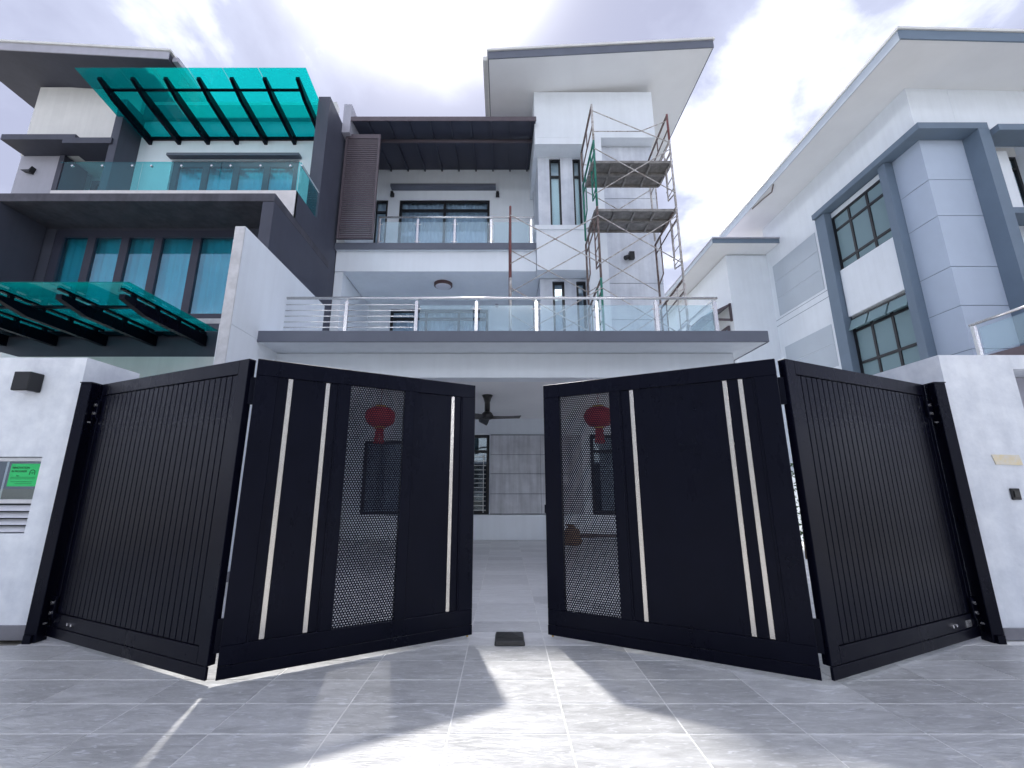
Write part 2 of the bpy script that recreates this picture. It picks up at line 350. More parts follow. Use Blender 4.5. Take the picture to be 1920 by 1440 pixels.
def window_x(parent, y0, y1, z0, z1, x, cols=(), rows=(), fw=0.05, pane='win_glass', frame='blackframe', depth=0.07, name='window', backmat=None):
    """framed window in the y-z plane; x = outer (left) face"""
    mb = MB(); x1 = x + depth
    mb.box(x, x1, y0, y0+fw, z0, z1); mb.box(x, x1, y1-fw, y1, z0, z1)
    mb.box(x, x1, y0+fw, y1-fw, z0, z0+fw); mb.box(x, x1, y0+fw, y1-fw, z1-fw, z1)
    zs = [z0+fw/2] + sorted(rows) + [z1-fw/2]; ys = [y0+fw/2] + sorted(cols) + [y1-fw/2]
    for r in rows: mb.box(x+0.003, x1-0.003, y0+fw, y1-fw, r-fw/2, r+fw/2)
    for c in cols:
        for a, b in zip(zs, zs[1:]): mb.box(x+0.005, x1-0.005, c-fw/2, c+fw/2, a+fw/2, b-fw/2)
    fr = part(mb, name, frame, parent)
    for a, b in zip(ys, ys[1:]):
        for p, q in zip(zs, zs[1:]):
            part(MB().box(x+depth*0.5-0.004, x+depth*0.5+0.004, a+fw/2-0.004, b-fw/2+0.004, p+fw/2-0.004, q-fw/2+0.004), 'pane', pane, fr)
    if backmat: part(MB().box(x1+0.12, x1+0.13, y0, y1, z0, z1), 'blind', backmat, fr)  # dark sheet behind the panes, room gloom put into its colour
    return fr

# ------------------------------------------------------------------ ground, road, driveway tiles
g = part(MB().add([(-300,-300,-0.03),(300,-300,-0.03),(300,300,-0.03),(-300,300,-0.03)], [(0,1,2,3)]), 'ground', 'ground'); tag(g, kind='structure')
rd = part(MB().add([(-120,-8,-0.022),(120,-8,-0.022),(120,0.92,-0.022),(-120,0.92,-0.022)], [(0,1,2,3)]), 'road', 'asphalt'); tag(rd, kind='structure')
TX, TY, X0, Y0, GAP = 0.598, 0.314, 0.32, 2.525, 0.008
def tile_field(name, x_lo, x_hi, k0, k1, mat):
    base = part(MB().box(x_lo, x_hi, Y0 + k0*TY - 0.003, Y0 + k1*TY - 0.003, -0.026, -0.0022), name, 'grout'); tag(base, kind='structure')
    me = MB().box(GAP/2, TX - GAP/2, 0.006, TY - 0.006, -0.01, 0).mesh('tile'); me.materials.append(M[mat])
    i0, i1 = math.floor((x_lo - X0)/TX), math.ceil((x_hi - X0)/TX); n = 0
    for k in range(k0, k1):
        for i in range(i0, i1):
            a, b = X0 + i*TX, X0 + (i+1)*TX
            lo, hi = max(a, x_lo), min(b, x_hi)
            if hi - lo < 0.05: continue
            m2 = me
            if hi - lo < TX - 0.001:
                m2 = MB().box(GAP/2, hi - lo - GAP/2, 0.006, TY - 0.006, -0.01, 0).mesh('tile'); m2.materials.append(M[mat])
            o = bpy.data.objects.new('tile', m2); C.objects.link(o); o.parent = base
            o.location = (lo, Y0 + k*TY, random.uniform(-0.0008, 0.0008)); o.rotation_euler = (random.uniform(-.0012,.0012), random.uniform(-.0012,.0012), 0); n += 1
    return base, n
drv, n1t = tile_field('driveway', -7.4, 7.4, -5, 4, 'tile')
por, n2t = tile_field('porch_floor', -3.8, 3.9, 4, 26, 'porch_tile')
side = part(MB().box(3.9, 6.78, 3.8, 16, -0.028, -0.006), 'side_yard', 'grout'); tag(side, kind='structure')

# ------------------------------------------------------------------ white house (centre)
H = thing('house', (0, 11, 0), 'white three storey house with balconies, sloping white roof and scaffolding in front', 'house')
# ground floor
wb = MB()
wall_y(wb, -3.8, 3.75, 0.566, 3.27, 10.84, 11.0, [(-1.55, -0.36, 0.566, 2.46), (-3.42, -2.42, 0.55, 2.30), (2.12, 3.3, 0.566, 2.46)])
part(wb, 'wall', 'white', H)
part(MB().box(-3.8, 3.75, 10.70, 10.84, 0, 0.56), 'plinth', 'white', H, bevel=0.004)
cb = MB().box(-0.33, 1.3, 10.80, 10.83, 0.575, 2.46)
part(cb, 'cladding_backing', 'grey', H)
zrow = [0.585, 1.045, 1.515, 1.972, 2.45]
for i in range(4):
    for a, b in ((-0.335, 0.885), (0.893, 1.9)):
        part(MB().box(a, b, 10.776, 10.80, zrow[i], zrow[i+1]-0.012), 'cement_panel', 'cement_board', H, bevel=0.002)
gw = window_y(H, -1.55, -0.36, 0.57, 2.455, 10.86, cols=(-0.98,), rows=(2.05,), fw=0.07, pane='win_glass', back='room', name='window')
gb = MB()
for i in range(13): gb.tube((-1.52, 10.83, 0.66 + i*0.105), (-0.44, 10.83, 0.66 + i*0.105), 0.008, 6)
for x in (-1.4, -0.95, -0.5): gb.tube((x, 10.843, 0.6), (x, 10.843, 2.0), 0.008, 6)
part(gb, 'grille', 'pipe', gw)
part(curtain_y(-1.5, -0.75, 0.6, 2.0, 11.2), 'curtain', 'curtain', gw, smooth=True)
window_y(H, -3.42, -2.42, 0.55, 2.30, 10.80, fw=0.07, curtain='curtain_dark', name='window')
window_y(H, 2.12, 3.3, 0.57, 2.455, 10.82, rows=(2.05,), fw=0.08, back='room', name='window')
# porch: ceiling, front beam, side walls, column
part(MB().box(-3.8, 3.63, 6.92, 10.84, 2.866, 3.0), 'porch_ceiling', 'soffit', H)
part(MB().box(-3.74, 3.63, 6.64, 6.915, 2.864, 3.262), 'beam', 'white', H, bevel=0.004)
part(MB().box(-3.95, -3.81, 8.2, 10.84, 0, 3.2), 'side_wall', 'white', H)
part(MB().box(-3.809, -3.79, 8.2, 10.7, 0, 0.1), 'skirting', 'skirt', H)
part(MB().box(3.25, 3.62, 6.66, 6.90, 0, 2.862), 'column', 'white', H, bevel=0.004)
# first floor slab
part(MB().box(-3.86, 3.86, 6.10, 11.3, 3.27, 3.425), 'balcony_slab', 'white', H)
part(MB().box(-3.875, 3.875, 6.07, 6.098, 3.262, 3.433), 'fascia', 'grey', H, bevel=0.004)
part(MB().box(3.862, 3.875, 6.099, 9.0, 3.262, 3.433), 'fascia', 'grey', H)
# rear wall, first and second floor
wb = MB()
wall_y(wb, -3.8, 0.9, 3.43, 10.55, 11.3, 11.5, [(-3.14, -0.43, 3.43, 5.99), (-3.07, -0.42, 6.77, 9.43), (-3.79, -3.41, 6.77, 9.43)])
wb.box(-3.94, -3.75, 9.32, 11.3, 3.43, 6.07); wb.box(-3.94, -3.75, 9.24, 11.3, 6.77, 9.6)
part(wb, 'wall', 'white', H)
window_y(H, -3.14, -0.43, 3.435, 5.985, 11.34, cols=(-2.15, -1.25), rows=(5.72,), fw=0.07, curtain='curtain', name='sliding_door')
window_y(H, -3.07, -0.42, 6.77, 9.43, 11.33, cols=(-1.745,), rows=(9.11,), fw=0.07, curtain='curtain', name='sliding_door')
window_y(H, -3.79, -3.41, 6.77, 9.43, 11.33, rows=(9.05,), fw=0.06, curtain='curtain', name='window')
part(MB().box(-3.32, -0.24, 11.1, 11.3, 9.745, 9.835), 'eyebrow_ledge', 'grey', H)
# second floor slab
part(MB().box(-3.94, 0.85, 9.235, 11.3, 6.60, 6.755), 'balcony_slab', 'white', H)
part(MB().box(-3.955, 0.752, 9.20, 9.232, 6.596, 6.762), 'fascia', 'grey', H, bevel=0.004)
part(MB().box(-3.94, 0.75, 9.30, 9.55, 6.078, 6.598), 'beam', 'white', H, bevel=0.004)
part(MB().box(-3.748, 0.85, 9.552, 11.3, 6.085, 6.5), 'balcony_ceiling', 'white', H)
# closed rear of the house, unseen walls added against sun leaking in
part(MB().box(-3.95, 0.86, 14.3, 14.5, 0, 10.6).box(0.86, 3.75, 14.402, 14.5, 0, 3.43).box(-3.95, -3.8, 11.0, 14.3, 0, 10.55).box(3.6, 3.75, 11.0, 14.4, 0, 3.43).box(-3.8, 0.859, 11.5, 14.3, 10.45, 10.55)
     .box(-3.8, 3.6, 11.3, 14.3, 3.27, 3.424).box(-3.8, 0.859, 11.502, 14.3, 6.6, 6.755), 'rear_wall', 'white', H)
# tower
part(MB().box(0.76, 3.75, 9.15, 14.5, 9.63, 11.0).box(0.76, 2.398, 9.151, 14.5, 9.44, 9.628).box(1.95, 2.40, 9.152, 14.4, 3.43, 9.438)
     .box(0.761, 1.948, 9.153, 9.58, 6.04, 7.10), 'wall', 'white', H)
part(MB().box(0.72, 1.97, 9.12, 9.62, 7.065, 7.18), 'window_sill', 'white', H, bevel=0.005)
wb = MB()
wall_y(wb, 0.86, 1.95, 7.18, 9.439, 9.60, 9.75, [(1.155, 1.44, 7.18, 9.40), (1.75, 1.949, 7.18, 9.40)])
wall_y(wb, 0.86, 1.95, 3.43, 6.039, 9.60, 9.75, [(1.155, 1.44, 3.9, 5.98), (1.72, 1.949, 3.9, 5.98)])
wb.box(0.861, 1.949, 9.76, 14.4, 3.43, 9.43)
part(wb, 'wall', 'concrete', H)
window_y(H, 1.155, 1.44, 7.185, 9.395, 9.63, rows=(8.90,), fw=0.045, pane='glass', curtain=None, name='window')
window_y(H, 1.75, 1.948, 7.185, 9.395, 9.63, rows=(8.90,), fw=0.045, pane='glass', name='window')
window_y(H, 1.155, 1.44, 3.905, 5.975, 9.63, rows=(5.58,), fw=0.055, pane='win_glass', name='window')
window_y(H, 1.72, 1.948, 3.905, 5.975, 9.63, rows=(5.58,), fw=0.055, pane='win_glass', name='window')
bb = MB()
for a, b in ((1.157, 1.438), (1.752, 1.946)): bb.box(a, b, 9.72, 9.735, 7.19, 8.88)
part(bb, 'window_blind', 'pale_blind', H)
# cement panels of the tower front, each with its joint
part(MB().box(2.40, 3.749, 9.50, 14.4, 3.43, 9.629), 'wall', 'white', H)
zr = [3.44, 4.95, 5.86, 7.19, 8.13, 9.625]
for a, b in zip(zr, zr[1:]):
    part(MB().box(2.402, 3.746, 9.45, 9.499, a, b - 0.014), 'concrete_panel', 'concrete', H, bevel=0.003)
# main roof, rising to the right
def slab_x(mb, x0, x1, za0, za1, th, y0, y1):   # bottom za0 at x0 to za1 at x1
    return mb.prism([(x0, za0), (x1, za1), (x1, za1 + th), (x0, za0 + th)], 'y', y0, y1)
part(slab_x(MB(), -0.355, 4.915, 10.925, 11.27, 0.19, 8.215, 15), 'roof', 'soffit', H)
part(slab_x(MB(), -0.375, 4.935, 10.92, 11.265, 0.21, 8.19, 8.213), 'fascia', 'grey', H)
part(slab_x(MB(), 4.917, 4.935, 11.265, 11.266, 0.21, 8.215, 15).box(-0.375, -0.357, 8.215, 15, 10.92, 11.13), 'fascia', 'grey', H)
part(slab_x(MB(), -0.40, 4.965, 11.132, 11.478, 0.055, 8.16, 15.1), 'roof_capping', 'white_warm', H)
part(MB().box(-0.50, -0.40, 8.3, 15, 11.0, 11.12), 'gutter', 'white_warm', H)
# second floor canopy: dark sheet on rafters and a cross tube
def cz(y): return 10.0 + (y - 8.98) * 0.2
part(MB().prism([(8.98, cz(8.98)), (11.298, cz(11.298)), (11.298, cz(11.298)+0.05), (8.98, cz(8.98)+0.05)], 'x', -3.93, 0.785), 'canopy_sheet', 'navy_sheet', H)
for i in range(10):
    x = -3.88 + i * 0.507
    part(MB().prism([(9.02, cz(9.02)-0.05), (11.29, cz(11.29)-0.07), (11.29, cz(11.29)-0.002), (9.02, cz(9.02)-0.002)], 'x', x-0.02, x+0.02), 'canopy_rafter', 'navy_sheet', H)
part(MB().tube((-3.9, 9.72, cz(9.72)-0.11), (0.74, 9.72, cz(9.72)-0.11), 0.045, 10), 'canopy_beam', 'brown_alu', H, smooth=True)
part(MB().box(-3.93, 0.79, 8.955, 8.978, 9.94, 10.06), 'canopy_edge', 'brown_alu', H)
# party parapet blocks
part(MB().box(-3.95, -3.76, 8.95, 12, 9.6, 10.42), 'parapet', 'mgrey', H)
# railings
def railing(parent, name, x0, x1, y, z0, ztop, posts, glass_bays, bar_bays, side=None):
    r = part(MB().tube((x0, y, ztop), (x1, y, ztop), 0.024, 12), name, 'steel', parent, smooth=True)
    for x in posts:
        part(MB().box(x-0.028, x+0.028, y-0.02, y+0.02, z0, ztop-0.06).tube((x, y, ztop-0.06), (x, y, ztop-0.01), 0.011, 8), 'post', 'steel', r, bevel=0.003)
    for a, b in glass_bays:
        p = part(MB().box(a+0.055, b-0.055, y-0.006, y+0.006, z0+0.05, ztop-0.13), 'glass_panel', 'rail_glass', r)
        for z in (z0+0.12, ztop-0.19):
            part(MB().tube((a+0.03, y, z), (a+0.075, y, z), 0.011, 8).tube((b-0.075, y, z), (b-0.03, y, z), 0.011, 8), 'glass_clamp', 'steel', r)
    for a, b in bar_bays:
        for z in (ztop-0.117, ztop-0.22, ztop-0.32, ztop-0.42, ztop-0.515, ztop-0.61):
            part(MB().tube((a, y, z), (b, y, z), 0.010, 8), 'rail_bar', 'steel', r, smooth=True)
    return r
px = [-3.70, -2.60, -1.445, -0.455, 0.534, 1.533, 2.514, 3.486]
rl = railing(H, 'balcony_railing', -3.83, 3.54, 6.75, 3.433, 4.255, px, list(zip(px[2:], px[3:])), [(px[0], px[1]), (px[1], px[2])])
part(MB().tube((3.52, 6.75, 4.255), (3.52, 9.1, 4.255), 0.024, 12), 'side_handrail', 'steel', rl, smooth=True)
for a, b in ((6.78, 7.85), (7.88, 9.0)):
    part(MB().box(3.514, 3.526, a+0.05, b-0.05, 3.48, 4.12), 'glass_panel', 'rail_glass', rl)
part(MB().box(3.49, 3.55, 7.84, 7.90, 3.433, 4.2), 'post', 'steel', rl)
qx = [-2.985, -2.07, -1.18, -0.305, 0.65]
railing(H, 'balcony_railing', -3.02, 0.72, 9.35, 6.762, 7.53, qx, list(zip(qx, qx[1:])), [])
# sliding louvre screen
lv = part(MB().box(-3.885, -3.84, 9.08, 9.14, 6.80, 9.66).box(-3.085, -3.04, 9.08, 9.14, 6.80, 9.66).box(-3.838, -3.087, 9.08, 9.14, 6.80, 6.85).box(-3.838, -3.087, 9.08, 9.14, 9.54, 9.66), 'louvre_screen', 'brown_alu', H)
sm = MB().box(-3.838, -3.087, 9.09, 9.115, 0, 0.034).mesh('slat', wo(H)); sm.materials.append(M['brown_alu'])
for i in range(48):
    o = bpy.data.objects.new('slat', sm); C.objects.link(o); o.parent = lv; o.location = (0, 0, 6.875 + i*0.0555); o.rotation_euler = (0, 0, 0)
# wall fittings of the white house
def spot(x, z):
    t = thing('wall_spotlight', (x, 11.3, z), 'small black up-down spotlight at the %s end of the ledge over the top balcony door' % ('left' if x < -2 else 'right'), 'wall light', group='spotlights above the top balcony door')
    part(MB().box(x-0.05, x+0.05, 11.26, 11.30, z-0.06, z+0.06), 'bracket', 'blackframe', t)
    part(MB().tube((x, 11.21, z-0.09), (x, 11.21, z+0.06), 0.045, 12), 'lamp_body', 'blackframe', t, smooth=True)
spot(-3.29, 9.58); spot(-0.19, 9.58)
t = thing('ceiling_light', (-1.5, 10.0, 6.085), 'round ceiling light with red brown ring over the first floor balcony', 'ceiling light')
part(MB().lathe((-1.5, 9.95, 6.085), [(0.20, -0.075), (0.225, -0.06), (0.225, 0.0)], 28), 'ring', 'wood_ring', t, smooth=False)
part(MB().lathe((-1.5, 9.95, 6.085), [(0.10, -0.10), (0.17, -0.09), (0.197, -0.07), (0.19, -0.05)], 28), 'diffuser', 'lamp_glass', t, smooth=True)
t = thing('wall_lamp', (-0.19, 11.3, 6.2), 'black wall lamp beside the first floor balcony door', 'wall light')
part(MB().box(-0.29, -0.11, 11.16, 11.30, 6.09, 6.27), 'lamp_body', 'blackframe', t, bevel=0.01); part(MB().lathe((-0.2, 11.2, 6.0), [(0.03, 0), (0.045, 0.03), (0.045, 0.088)], 12), 'sensor', 'mgrey', t)
t = thing('floodlight', (2.97, 9.45, 6.5), 'small black floodlight on the grey cement tower wall behind the scaffolding', 'wall light')
part(MB().box(2.99, 3.06, 9.38, 9.45, 6.47, 6.63), 'bracket', 'blackframe', t); part(MB().tube((2.85, 9.33, 6.44), (3.0, 9.38, 6.52), 0.055, 12).box(2.95, 3.07, 9.30, 9.40, 6.42, 6.60), 'lamp_body', 'blackframe', t)
# porch things
t = thing('ceiling_fan', (-0.31, 8.0, 2.866), 'black three blade ceiling fan under the porch ceiling between the gates', 'ceiling fan')
part(MB().lathe((-0.31, 8.0, 2.53), [(0.05, 0), (0.052, 0.20), (0.075, 0.28), (0.105, 0.335)], 20), 'canopy_rod', 'rubber', t, smooth=True)
part(MB().lathe((-0.31, 8.0, 2.43), [(0.06, -0.02), (0.11, 0.0), (0.12, 0.04), (0.09, 0.10), (0.05, 0.13)], 20), 'motor', 'rubber', t, smooth=True)
for k in range(3):
    a = R(-14 + 120*k); mb = MB(); vs = []
    for i in range(8):
        u = i/7; r = 0.08 + 0.56*u; wd = 0.055 + 0.035*math.sin(u*2.6); sw = -0.07*u*u
        zt = 2.44 - 0.02*u
        for s_, dz in ((-1, -0.034), (1, 0.034)):
            lx, ly = r, s_*wd + sw
            for th in (0, 0.008): vs.append((-0.31 + lx*math.cos(a) - ly*math.sin(a), 8.0 + lx*math.sin(a) + ly*math.cos(a), zt + dz + th))
    fs = []
    for i in range(7):
        o = 4*i; fs += [(o, o+2, o+6, o+4), (o+1, o+5, o+7, o+3), (o, o+4, o+5, o+1), (o+2, o+3, o+7, o+6)]
    fs += [(0,1,3,2), (28,30,31,29)]
    mb.add(vs, fs); part(mb, 'blade', 'rubber', t)
def lantern(x, which):
    t = thing('lantern', (x, 7.5, 2.2), 'round red cloth lantern with tassel hanging in the porch, seen through the %s gate mesh' % which, 'lantern', group='red lanterns hanging in the porch')
    n = 20; prof = [(0.09, -0.17)]
    for i in range(1, 12):
        th = math.pi * i / 12; prof.append((0.09 + 0.17*math.sin(th), -0.17*math.cos(th)))
    prof.append((0.09, 0.17)); mb = MB().lathe((x, 7.5, 2.38), prof, 24)
    for i, v in enumerate(mb.v):   # ribs
        k = i % 24
        if k % 2: v.x = x + (v.x - x)*0.96; v.y = 7.5 + (v.y - 7.5)*0.96
    part(mb, 'lantern_body', 'lantern', t)
    part(MB().lathe((x, 7.5, 2.545), [(0.085, 0), (0.095, 0.03)], 20).lathe((x, 7.5, 2.18), [(0.095, 0), (0.085, 0.03)], 20), 'gold_cap', 'gold', t)
    part(MB().tube((x, 7.5, 2.57), (x, 7.5, 2.866), 0.006, 6), 'cord', 'lantern', t)
    mb = MB()
    for i in range(12):
        a = 2*math.pi*i/12; mb.tube((x+0.05*math.cos(a), 7.5+0.05*math.sin(a), 2.185), (x+0.075*math.cos(a), 7.5+0.075*math.sin(a), 1.93), 0.014, 5)
    part(mb, 'tassel', 'lantern', t)
lantern(-2.14, 'left'); lantern(1.64, 'right')
sk = MB(); sk.lathe((1.45, 9.9, 0.0), [(0.17, 0), (0.22, 0.06), (0.21, 0.18), (0.15, 0.30), (0.07, 0.36), (0.10, 0.41)], 14)
for v in sk.v: v.x += 0.03*math.sin(v.z*23 + v.y*9); v.y += 0.03*math.cos(v.z*19 + v.x*7)
single(sk, 'sack', 'card', (1.45, 9.9, 0), 'brown building material sack on the porch floor behind the right gate mesh', 'sack', smooth=True)
single(MB().tube((1.7, 10.45, 0.12), (3.4, 10.45, 0.12), 0.04, 10).tube((1.7,10.45,0.0),(1.7,10.45,0.12),0.03,8).tube((3.4,10.45,0.0),(3.4,10.45,0.12),0.03,8), 'steel_pipe', 'rust', (2.5, 10.45, 0), 'dark steel pipe on short feet on the porch floor by the back wall', 'pipe')
t = thing('drain_pipe', (3.72, 6.9, 0), 'white plastic drain pipe under the right end of the balcony slab', 'pipe')
part(MB().path([(3.70, 6.95, 0), (3.70, 6.95, 3.06), (3.72, 6.95, 3.10), (3.86, 6.95, 3.10)], 0.03, 10), 'pipe', 'pipe', t); part(MB().tube((3.70, 6.95, 2.9), (3.70, 6.95, 3.0), 0.038, 10), 'collar', 'pipe', t)

# ------------------------------------------------------------------ white sloping-top party wall between the two houses
pw = thing('party_wall', (-3.65, 6.5, 0), 'white boundary wall with bare grey front edge between the white house and the dark grey house', 'wall')
part(MB().box(-3.745, -3.605, 5.452, 8.2, 3.30, 4.74), 'upper_wall', 'white', pw)
part(MB().box(-3.765, -3.608, 5.452, 8.2, 0, 3.298), 'lower_wall', 'white', pw); part(MB().box(-3.607, -3.59, 5.46, 8.2, 0, 0.12), 'skirting', 'skirt', pw); part(MB().box(-3.80, -3.62, 4.5, 5.428, 0, 1.7), 'low_wall', 'white', pw)
part(MB().box(-3.746, -3.606, 5.43, 5.451, 0, 4.74), 'wall_end', 'wall_end', pw, bevel=0.004)

# ------------------------------------------------------------------ dark grey house (left)
G = thing('house', (-7, 9, 0), 'dark grey neighbouring house with turquoise glass canopies on the left', 'house')
part(MB().box(-13.3, -3.95, 6.60, 9.0, 5.985, 6.14), 'balcony_slab', 'dgrey_worn', G, bevel=0.004)
part(MB().box(-4.15, -3.952, 6.61, 8.2, 3.0, 5.983).box(-4.15, -3.953, 7.27, 8.2, 6.142, 6.70), 'side_wall', 'dgrey', G)
part(MB().box(-9.3, -8.68, 6.62, 7.4, 3.9, 5.983), 'pier', 'dgrey', G)
wb = MB(); wall_y(wb, -9.3, -4.15, 3.9, 5.983, 7.42, 7.6, [(-8.5, -4.97, 4.12, 5.96)])
part(wb, 'wall', 'dgrey', G)
dx = [-8.5, -7.79, -6.99, -6.47, -5.745, -5.02]
window_y(G, -8.5, -4.97, 4.12, 5.96, 7.44, cols=[-7.82, -7.18, -6.55, -5.82], rows=(), fw=0.145, pane='door_glass', frame='navy_sheet', curtain='curtain_teal', name='folding_door', depth=0.08)
part(MB().box(-8.6, -4.9, 7.30, 7.42, 4.02, 4.115), 'door_sill', 'wall_end', G)
part(MB().box(-9.3, -4.2, 6.95, 7.2, 0, 3.3), 'lower_wall', 'white_warm', G)
part(MB().box(-9.3, -4.15, 6.97, 7.6, 3.3, 3.89), 'lower_wall', 'dgrey', G)  # dark band: shade under the canopy put into the wall colour
part(MB().box(-4.19, -3.955, 6.62, 7.2, 0, 2.99), 'side_wall', 'white_warm', G)
# upper balcony parapet and glass
part(MB().box(-8.62, -3.953, 7.25, 7.33, 6.142, 6.69), 'parapet', 'patch', G)
gl = part(MB().box(-8.62, -3.96, 7.285, 7.30, 7.335, 7.352), 'balcony_railing', 'turq_rail', G)
ed = [-8.55, -7.02, -5.48, -3.955]
for a, b in zip(ed, ed[1:]):
    part(MB().box(a+0.008, b-0.008, 7.287, 7.299, 6.692, 7.333), 'glass_panel', 'turq_rail', gl)
    for u in (0.12, 0.5, 0.88):
        x = a + (b-a)*u; part(MB().tube((x, 7.275, 7.26), (x, 7.31, 7.26), 0.022, 10), 'glass_stud', 'steel', gl)
part(MB().box(-3.962, -3.95, 7.31, 8.1, 6.70, 7.36), 'side_glass', 'turq_rail', gl)
part(MB().tube((-3.94, 7.31, 7.30), (-3.94, 8.12, 7.30), 0.02, 8), 'side_handrail', 'steel', gl)
# upper wall with sliding door, wing walls, roof beam
wb = MB(); wall_y(wb, -9.0, -4.23, 6.14, 10.1, 9.15, 9.35, [(-8.1, -5.0, 6.15, 8.98)])
part(wb, 'wall', 'white', G)
window_y(G, -8.1, -5.0, 6.15, 8.97, 9.2, cols=[-7.3, -6.55, -5.8], fw=0.14, pane='door_glass', frame='dgrey', curtain='curtain_teal', name='sliding_door')
part(MB().box(-8.15, -4.95, 9.0, 9.15, 8.99, 9.06), 'eyebrow_ledge', 'grey', G)
part(MB().box(-8.97, -4.25, 9.05, 9.4, 10.105, 10.5), 'roof_beam', 'dgrey', G); part(MB().box(-8.97, -4.26, 9.2, 9.4, 10.505, 10.75), 'parapet', 'white_warm', G)
part(MB().box(-9.16, -8.98, 8.6, 9.4, 6.14, 10.2), 'wing_wall', 'dgrey', G)
part(MB().box(-4.22, -3.955, 8.204, 9.6, 3.0, 9.86), 'wing_wall', 'dgrey', G)
# tower of the grey house
part(MB().box(-11.85, -9.17, 9.15, 14, 9.1, 11.15), 'wall', 'white_warm', G)
part(MB().box(-11.82, -10.8, 9.152, 13, 3.0, 9.095).box(-10.8, -9.162, 9.9, 13, 3.0, 9.09), 'wall', 'mgrey', G)
part(MB().box(-10.82, -10.7, 9.10, 9.7, 6.14, 9.08), 'wall_edge', 'dgrey', G)
part(MB().box(-11.75, -10.02, 8.62, 9.149, 9.09, 9.235).box(-10.22, -9.09, 8.56, 9.149, 8.94, 9.088), 'ledge', 'dgrey', G)
window_y(G, -10.65, -9.25, 6.2, 8.9, 9.8, cols=(-9.95,), fw=0.1, pane='door_glass', frame='dgrey', name='window', curtain='curtain_teal')
part(slab_x(MB(), -12.85, -7.86, 11.27, 10.925, 0.19, 8.215, 15), 'roof', 'dgrey', G)
part(slab_x(MB(), -12.87, -7.84, 11.265, 10.92, 0.21, 8.19, 8.213), 'fascia', 'mgrey', G)
part(slab_x(MB(), -12.9, -7.80, 11.478, 11.132, 0.05, 8.16, 15.1), 'roof_capping', 'white_warm', G)
part(MB().box(-7.83, -7.70, 8.3, 15, 10.97, 11.09), 'gutter', 'mgrey', G)
part(MB().box(-9.8, -4.15, 9.6, 14, 3.0, 9.5), 'wall', 'mgrey', G)
# the turquoise canopies: glass sheets on dark beams
def canopy(y0, y1, z, zf, xs, glass_x, beam_h, purlins, seams, name, gap=0.0):
    def zz(y): return zf + (z - zf)*(y - y0)/(y1 - y0)
    c = part(MB().box(xs[0]-0.1, xs[-1]+0.02, y1-0.06, y1, z-0.10, z-0.03), name, 'black', G)
    for x in xs:
        part(MB().prism([(y0+0.16, zz(y0+.16)-0.035-gap), (y1, z-0.035-gap), (y1, z-beam_h), (y0+0.55, zz(y0+.55)-beam_h*0.92), (y0+0.16, zz(y0+.16)-0.10-gap)], 'x', x-0.04, x+0.04), 'canopy_beam', 'black', c)
        if gap:
            gr = part(MB().box(x-0.025, x+0.025, y0+0.14, y1-0.07, z-0.035, z-0.008), 'glass_rail', 'black', c)
            for k in range(4): gr2 = MB().box(x-0.02, x+0.02, y0+0.3+k*0.42, y0+0.36+k*0.42, z-0.036-gap, z-0.0355); part(gr2, 'spacer', 'black', c)
    for y in purlins:
        part(MB().box(xs[0]-0.05, xs[-1], y-0.025, y+0.025, zz(y)-0.045-gap, zz(y)-0.012-gap), 'purlin', 'black', c)
    gx = [glass_x[0]] + seams + [glass_x[1]]
    for a, b in zip(gx, gx[1:]):
        part(MB().prism([(y0, zf-0.006), (y1, z-0.006), (y1, z+0.006), (y0, zf+0.006)], 'x', a+0.006, b-0.006), 'glass_panel', 'turq', c)
    return c
bx = [-8.72 + i*0.712 for i in range(7)]
canopy(7.5, 9.15, 9.63, 9.86, bx, (-9.12, -4.2), 0.22, (7.95,), [b + 0.0 for b in (-8.18, -7.45, -6.72, -5.98, -5.22)], 'glass_canopy')
bx2 = [-8.32 + i*0.83 for i in range(5)]
canopy(5.15, 6.94, 3.75, 3.75, bx2, (-8.9, -4.79), 0.27, (5.75,), [-8.1, -7.0, -5.83], 'glass_canopy', 0.055)
t = thing('wall_bracket_light', (-11.45, 9.15, 8.6), 'small dark wing shaped light on the grey tower wall of the left house', 'wall light')
part(MB().prism([(-11.62, 8.62), (-11.40, 8.56), (-11.36, 8.72), (-11.42, 8.63)], 'y', 9.04, 9.15), 'lamp_body', 'blackframe', t)
single(MB().box(-13.2, -9.75, 7.0, 7.02, 6.142, 6.62), 'glass_screen', 'turq', (-11, 7.0, 6.142), 'turquoise glass panel at the far left edge beyond the grey balcony', 'glass panel')

# ------------------------------------------------------------------ pale house (right)
B = thing('house', (12, 12, 0), 'pale blue and white neighbouring house with blue grey window surround on the right', 'house')
wx = 10.06
wb = MB()
wall_x(wb, 9.9, 15.2, 0, 11.05, wx, wx+0.2, [(9.95, 11.85, 7.35, 9.35), (9.95, 11.85, 3.9, 5.96)])
wb.box(wx+0.2, 20, 15.0, 15.2, 0, 11.05)
part(wb, 'wall', 'white', B)
part(MB().box(wx, 11.1, 8.985, 9.5, 9.55, 11.05).box(wx, wx+0.2, 9.5, 9.9, 9.55, 11.05).box(11.1, 20, 8.98, 9.4, 9.55, 11.06).box(12.9, 20, 9.0, 9.4, 3, 9.55).box(11.37, 12.9, 9.6, 9.8, 3, 9.55), 'wall', 'white', B)
part(MB().box(wx, wx+0.04, 9.75, 11.86, 5.98, 7.34).box(wx-0.12, wx, 9.95, 11.83, 5.97, 7.42), 'spandrel', 'white', B)
part(MB().box(wx-0.05, wx, 9.95, 11.85, 9.18, 9.34), 'lintel', 'white', B)
